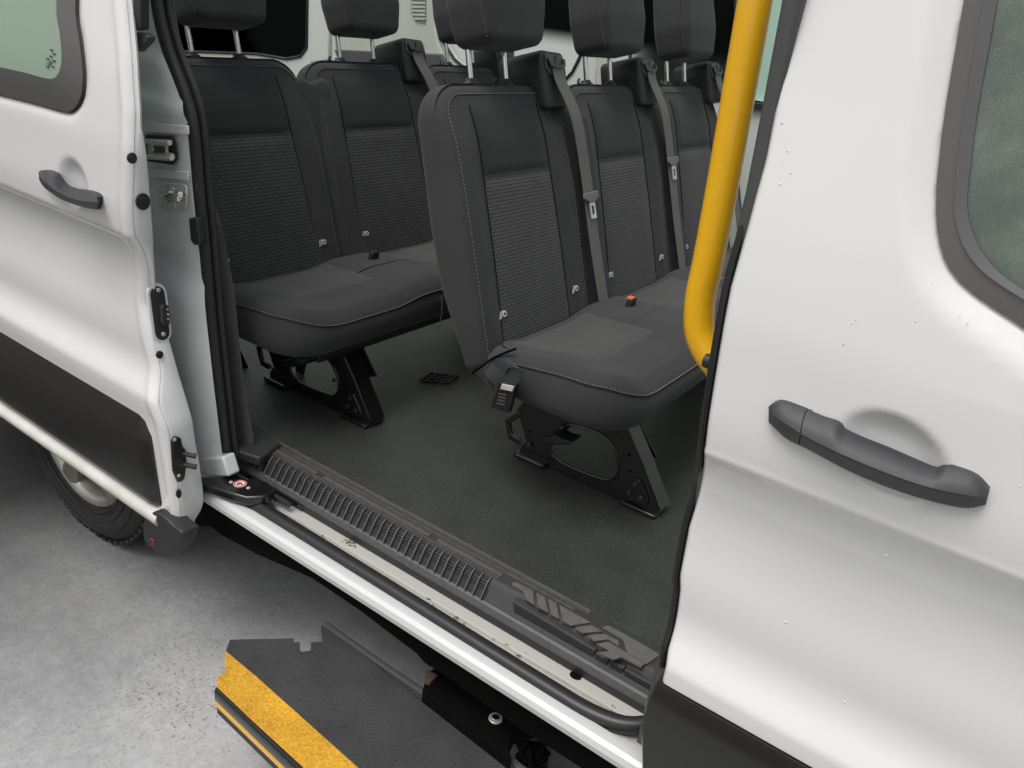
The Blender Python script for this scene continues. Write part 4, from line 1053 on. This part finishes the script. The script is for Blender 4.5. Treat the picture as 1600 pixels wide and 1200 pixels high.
        MB().prism([toB(-.046, .044, .044), toB(.044, .040, .044), toB(.046, .006, .044), toB(.030, -.012, .044), toB(-.030, -.012, .044), toB(-.048, .006, .044)], AN*.006).build('belt_guide', PLG, cover, bevel=.003)
        MB().tube([toB(-.042, .030, .052), toB(-.036, .012, .056), toB(-.010, .008, .058), toB(.012, .008, .058), toB(.034, .012, .056), toB(.040, .028, .052)], .0055, 8).build('guide_lip', BLK, cover)
        MB().box(toB(-.0015, .012, .048), toB(.0015, .040, .054)).build('guide_rib', BLK, cover)
        # webbing
        def wpath(off, sc=1.0):
            P = [toB(.002, .004, .056), toB(.006, -.03, .058), toP(.262, .66, .045), toP(.290, .50, .040), toP(.300, .30, .040), toP(.310, .10, .045), toP(.315, .0, .05)]
            return smoothpoly([p+Vector((0, off, 0)) for p in P], 6, closed=False)
        W = wpath(0)
        ww = .029
        secs = [[p+Vector((0, -ww, 0)), p+Vector((0, -ww*.4, 0))+AN*.0018, p+AN*.0008, p+Vector((0, ww*.4, 0))+AN*.0018, p+Vector((0, ww, 0)), p-AN*.0015] for p in W]
        belt = MB().loft(secs).build('seat_belt', WEB, root, angle=20)
        W2 = [p+Vector((0, .036, 0))-AN*.006 for p in W[12:]]
        MB().loft([[p+Vector((0, -ww, 0)), p+Vector((0, ww, 0)), p+Vector((0, ww, 0))-AN*.002, p+Vector((0, -ww, 0))-AN*.002] for p in W2]).build('belt_return', WEBD, belt)
        if ci < 3:
            k_ = 20 if ci == 0 else 18
            p = W[k_]; t = (W[k_+1]-W[k_-1]).normalized(); s = Vector((0, 1, 0))
            MB().prism([p-s*.042-t*.012+AN*.004, p+s*.040-t*.014+AN*.004, p+s*.044+t*.004+AN*.004, p+s*.016+t*.018+AN*.004, p-s*.016+t*.018+AN*.004, p-s*.044+t*.004+AN*.004], AN*.007).build('tongue_grip', mat('grip_grey', (.16, .16, .155), .5) if 'grip_grey' not in MATS else MATS['grip_grey'], belt, bevel=.003)
            o1 = [p+s*a+t*b+AN*.005 for a, b in [(-.015, .012), (.017, .012), (.017, .065), (-.013, .065)]]
            h1 = [p+s*a+t*b+AN*.005 for a, b in [(-.006, .028), (.009, .028), (.009, .054), (-.005, .054)]]
            holed('tongue', o1, [h1], AN*.003, STL, belt)
    # cushion
    def crel(x, y, z):
        if z > 1.02:
            k = sstep(1.02, 1.075, z); d = 1e9
            for cy in CY: d = min(d, abs(y-cy))
            dip = .018*(1-sstep(.10, .24, d))
            z = z+k*(.030*sstep(-1.1, -.78, x)-dip-.022*sstep(-.74, -.66, x)+.004)
        return z
    y0, y1 = 1.535, 3.28
    co = densify(rpoly([(-1.115, y0), (-.672, y0), (-.672, y1), (-1.115, y1)], [.095, .115, .115, .03], 8), .035)
    cprof = [(.05, .978), (.02, .980), (.008, .986), (.0, 1.000), (-.006, 1.01), (-.004, 1.045), (.004, 1.066), (.018, 1.080), (.036, 1.086)]
    O2 = np.array(co)
    def cring(ins):
        T = np.roll(O2, -1, 0)-np.roll(O2, 1, 0); T /= np.linalg.norm(T, axis=1)[:, None]; N_ = np.stack([-T[:, 1], T[:, 0]], 1); return O2+N_*ins
    secs = []
    for ins, z in cprof:
        secs.append([V(q[0], q[1], crel(q[0], q[1], z)+.018*sstep(-.95, -1.1, q[0])*(1 if z < 1.0 else 0)-.012*sstep(-1.02, -1.1, q[0])*(1 if z > 1.03 else 0)) for q in cring(ins)])
    top = MB().loft(secs, cap=False)
    cush = None
    R_ = cring(.036)
    # top sheet as a grid clipped by ring: blend ring towards grid centre lines
    cx = -.90
    secs2 = [[V(q[0], q[1], crel(q[0], q[1], 1.086)) for q in R_]]
    for s in (.93, .85, .75, .62, .48, .32, .15, .02):
        ring = []
        for q in R_:
            x = cx+(q[0]-cx)*s; y = q[1]
            if y < y0+.2: y = q[1]+(y0+.2-q[1])*(1-s)
            if y > y1-.2: y = q[1]-(q[1]-(y1-.2))*(1-s)
            ring.append(V(x, y, crel(x, y, 1.086)))
        secs2.append(ring)
    top.loft(secs2, cap=False)
    cush = top.build('seat_cushion', FAB, root, angle=70)
    for cy in CY:
        def cin(i, j, nu=16, nv=14):
            u, v = -1+2*i/(nu-1), j/(nv-1); wd = .155+.03*(1-v)
            a = cy+u*wd; x = -1.06+v*.235
            pf = .005*min(1, max(0, min((1-abs(u))/.1, v/.06, (1-v)/.06)))**.5
            return V(x, a, crel(x, a, 1.086)+pf)
        o = uvgrid(16, 14, cin, 'cushion_insert', FABI, cush, .34, .25)
        o.data.flip_normals()
    # piping and stitching along the front upper edge
    pr_ = [q for q in cring(.002)]
    pth = []
    for q in pr_:
        if q[0] > -1.05: pth.append((q[0], q[1]))
    # order from near-rear, along front, to far
    a_ = [q for q in pth]
    i0 = min(range(len(a_)), key=lambda i: (a_[i][1], a_[i][0])); a_ = a_[i0:]+a_[:i0]
    a_ = sorted([q for q in a_ if q[1] < y0+.13], key=lambda q: q[0]*.7+q[1])+[q for q in sorted(a_, key=lambda q: q[1]) if y0+.13 <= q[1] < y1-.15]
    P = smoothpoly([V(q[0], q[1], crel(q[0], q[1], 1.066)) for q in a_], 3, closed=False)
    MB().tube(P, .0022, 6).build('piping', FAB, cush)
    kind(dashes([p+Vector((.0015, -.0005, .002)) for p in P], .0065, .004, .002, .0016, (0, 0, 1)).build('stitching', THR, cush), 'stuff')
    for yy in (2.13, 2.72):
        ln = [V(-.6695+.006*math.sin(k/7*3.1), yy, .945+k*.0165) for k in range(8)]
        MB().tube(ln, .0013, 6).build('seam', THD, cush)
    if near_tag == 1:   # loose cover joining backrest and cushion on the open side
        sk = [p for p in smoothpoly(atl([(741,579),(784,552),(808,566),(826,592),(818,622),(790,614),(762,598)], 1, 1.560), 3)]
        MB().prism([p+Vector((0, .004*math.sin(i*1.3), 0)) for i, p in enumerate(sk)], (0, .05, 0)).build('cover_flap', FAB, root, bevel=.012, seg=3)
        MB().tube(smoothpoly(atl([(738,583),(752,573),(770,560),(790,551),(806,545)], 1, 1.545), 4, closed=False), .0032, 8).build('cover_seam', UND, root)
    # buckles between the seats
    for yy in (2.12, 2.71):
        p = V(-1.0, yy+.02, 1.085)
        b_ = MB().prism([p+Vector((0, -.02, -.03)), p+Vector((0, .02, -.03)), p+Vector((.01, .017, .035)), p+Vector((.01, -.017, .035))], (.02, 0, .006)).build('buckle', PLB, root, bevel=.004)
        q = p+Vector((.012, 0, .038)); MB().box((q.x-.006, q.y-.012, q.z-.004), (q.x+.012, q.y+.012, q.z+.004)).build('release_button', ORG if near_tag == 1 else PLB, b_, bevel=.002)
    # base frame under the cushion
    MB().box((-1.00+ox, 1.68+oy, .925+oz), (-.74+ox, 3.25+oy, .972+oz)).build('base_frame', BLK, root, bevel=.006)
    # leg frames: stamped plates
    def legset(dy, first):
        PL = lambda l: [p+Vector((ox, oy+dy, 0)) for p in atl(l, 1, 1.785)]
        outer = PL([(808,640),(840,598),(960,640),(978,665),(1002,722),(1030,797),(1027,803),(1015,806),(985,795),(960,786),(880,757),(857,745),(838,733),(822,722),(812,716),(812,700),(822,690)])
        zlift = .0
        hole = smoothpoly(PL([(878,668),(895,664),(925,672),(947,684),(960,702),(967,722),(965,740),(953,749),(935,746),(905,735),(878,722),(862,707),(860,690),(866,678)]), 3)
        sm = holed('leg_frame', outer, [hole], (0, .004, 0), BLK, root, .0012)
        # folded front flange
        fl_ = PL([(960,640),(978,665),(1002,722),(1030,797)])
        MB().loft([[p, p+Vector((.004, 0, 0)), p+Vector((.010, .055, -.004)), p+Vector((.004, .055, -.004))] for p in fl_]).build('front_flange', BLK, sm, bevel=.001)
        # rolled rim of the opening
        MB().tube(hole+[hole[0]], .0045, 8).build('opening_rim', BLK, sm)
        # bolt cluster
        tri = smoothpoly([p+Vector((0, -.006, 0)) for p in PL([(978,770),(984,756),(993,747),(1001,750),(1008,765),(1014,782),(1010,789),(992,784),(980,778)])], 3)
        MB().prism(tri, (0, .007, 0)).build('foot_plate', BLK, sm, bevel=.002)
        for a, b in [(994, 755), (985, 768), (1003, 777), (829, 694), (880, 666), (962, 722)]:
            c = PL([(a, b)])[0]+Vector((0, -.006, 0)); MB().disc(c, (0, -1, 0), .0075, .005, 6).build('bolt', mat('dark_bolt', (.10, .10, .10), .3, metal=.8) if 'dark_bolt' not in MATS else MATS['dark_bolt'], sm, bevel=.001)
        for a, b in [(983, 711), (984, 736), (828, 674)]:
            c = PL([(a, b)])[0]+Vector((0, -.0008, 0)); MB().disc(c, (0, -1, 0), .004, .0008, 10).build('punched_hole', UND, sm)
        # feet
        f0, f1 = PL([(976, 786)])[0], PL([(1022, 804)])[0]
        MB().box((f0.x-.01, f0.y-.02, .6765), (f1.x+.01, f0.y+.06, .690)).build('foot', BLK, sm, bevel=.003)
        f0, f1 = PL([(812, 718)])[0], PL([(852, 735)])[0]
        MB().box((f0.x-.012, f0.y-.02, .6765), (f1.x+.005, f0.y+.05, .692)).build('foot', BLK, sm, bevel=.003)
        MB().tube([Vector((f0.x, f0.y-.022, .689)), Vector((f1.x, f0.y-.022, .689))], .006, 8).build('foot_rod', BLK, sm)
        # cross latch lever inside the opening
        if first:
            P = PL([(850, 682), (872, 678), (880, 684), (897, 688), (893, 693), (872, 694), (852, 690)])
            MB().prism([p+Vector((0, -.012, 0)) for p in P], (0, .06, 0)).build('release_lever', PLB, sm, bevel=.004)
            ho = PL([(789,655),(812,643),(815,650),(797,661),(800,678),(813,686),(815,694),(810,694),(795,686)])
            MB().prism([p+Vector((0, -.004, 0)) for p in ho], (0, .012, 0)).build('luggage_loop', BLK, sm, bevel=.003)
        MB().prism([p+Vector((0, .10, 0)) for p in PL([(830,610),(960,650),(1000,735),(960,735),(930,690),(870,680),(840,700),(832,720),(815,712)])], (0, .004, 0)).build('inner_plate', BLK, sm, bevel=.001)
    legset(0, True); legset(1.02, False)
    return root
b1 = bench('row of three charcoal cloth seats nearest the open doorway, beside the yellow rail', 0, 0, 0, 1)
b2 = bench('row of three charcoal cloth seats behind the nearer row, beside the rear door pillar', -.87, -.205, -.045, 2)

# hanging lap belt buckle on the near side of the first row
lb = thing('belt_buckle', 'loose black belt buckle with blue webbing hanging off the near front cushion', 'seat belt buckle', at(788, 640, 1, 1.50))
P = smoothpoly(atl([(782,574),(786,566),(800,566),(808,572),(806,582),(798,592),(793,604)], 1, 1.492), 5, closed=False)
MB().loft([[p+Vector((-.020, -.004, .004)), p+Vector((.024, -.010, -.004)), p+Vector((.024, -.007, -.004)), p+Vector((-.020, -.001, .004))] for p in P]).build('webbing', WEBD, lb)
bb = MB().prism(atl([(780,598),(806,603),(794,646),(765,637)], 1, 1.485), (0, .018, 0)).build('buckle_body', BLK, lb, bevel=.004)
MB().prism(atl([(784,600),(803,604),(800,612),(781,608)], 1, 1.481), (0, .006, 0)).build('metal_tongue', STL, lb, bevel=.001)
for k in range(4):
    a = 779-k*0.8; b = 614+k*5
    MB().prism(atl([(a,b),(a+12,b+2.5),(a+11.5,b+4.5),(a-.5,b+2)], 1, 1.484), (0, .002, 0)).build('embossed_mark', PLG, lb)
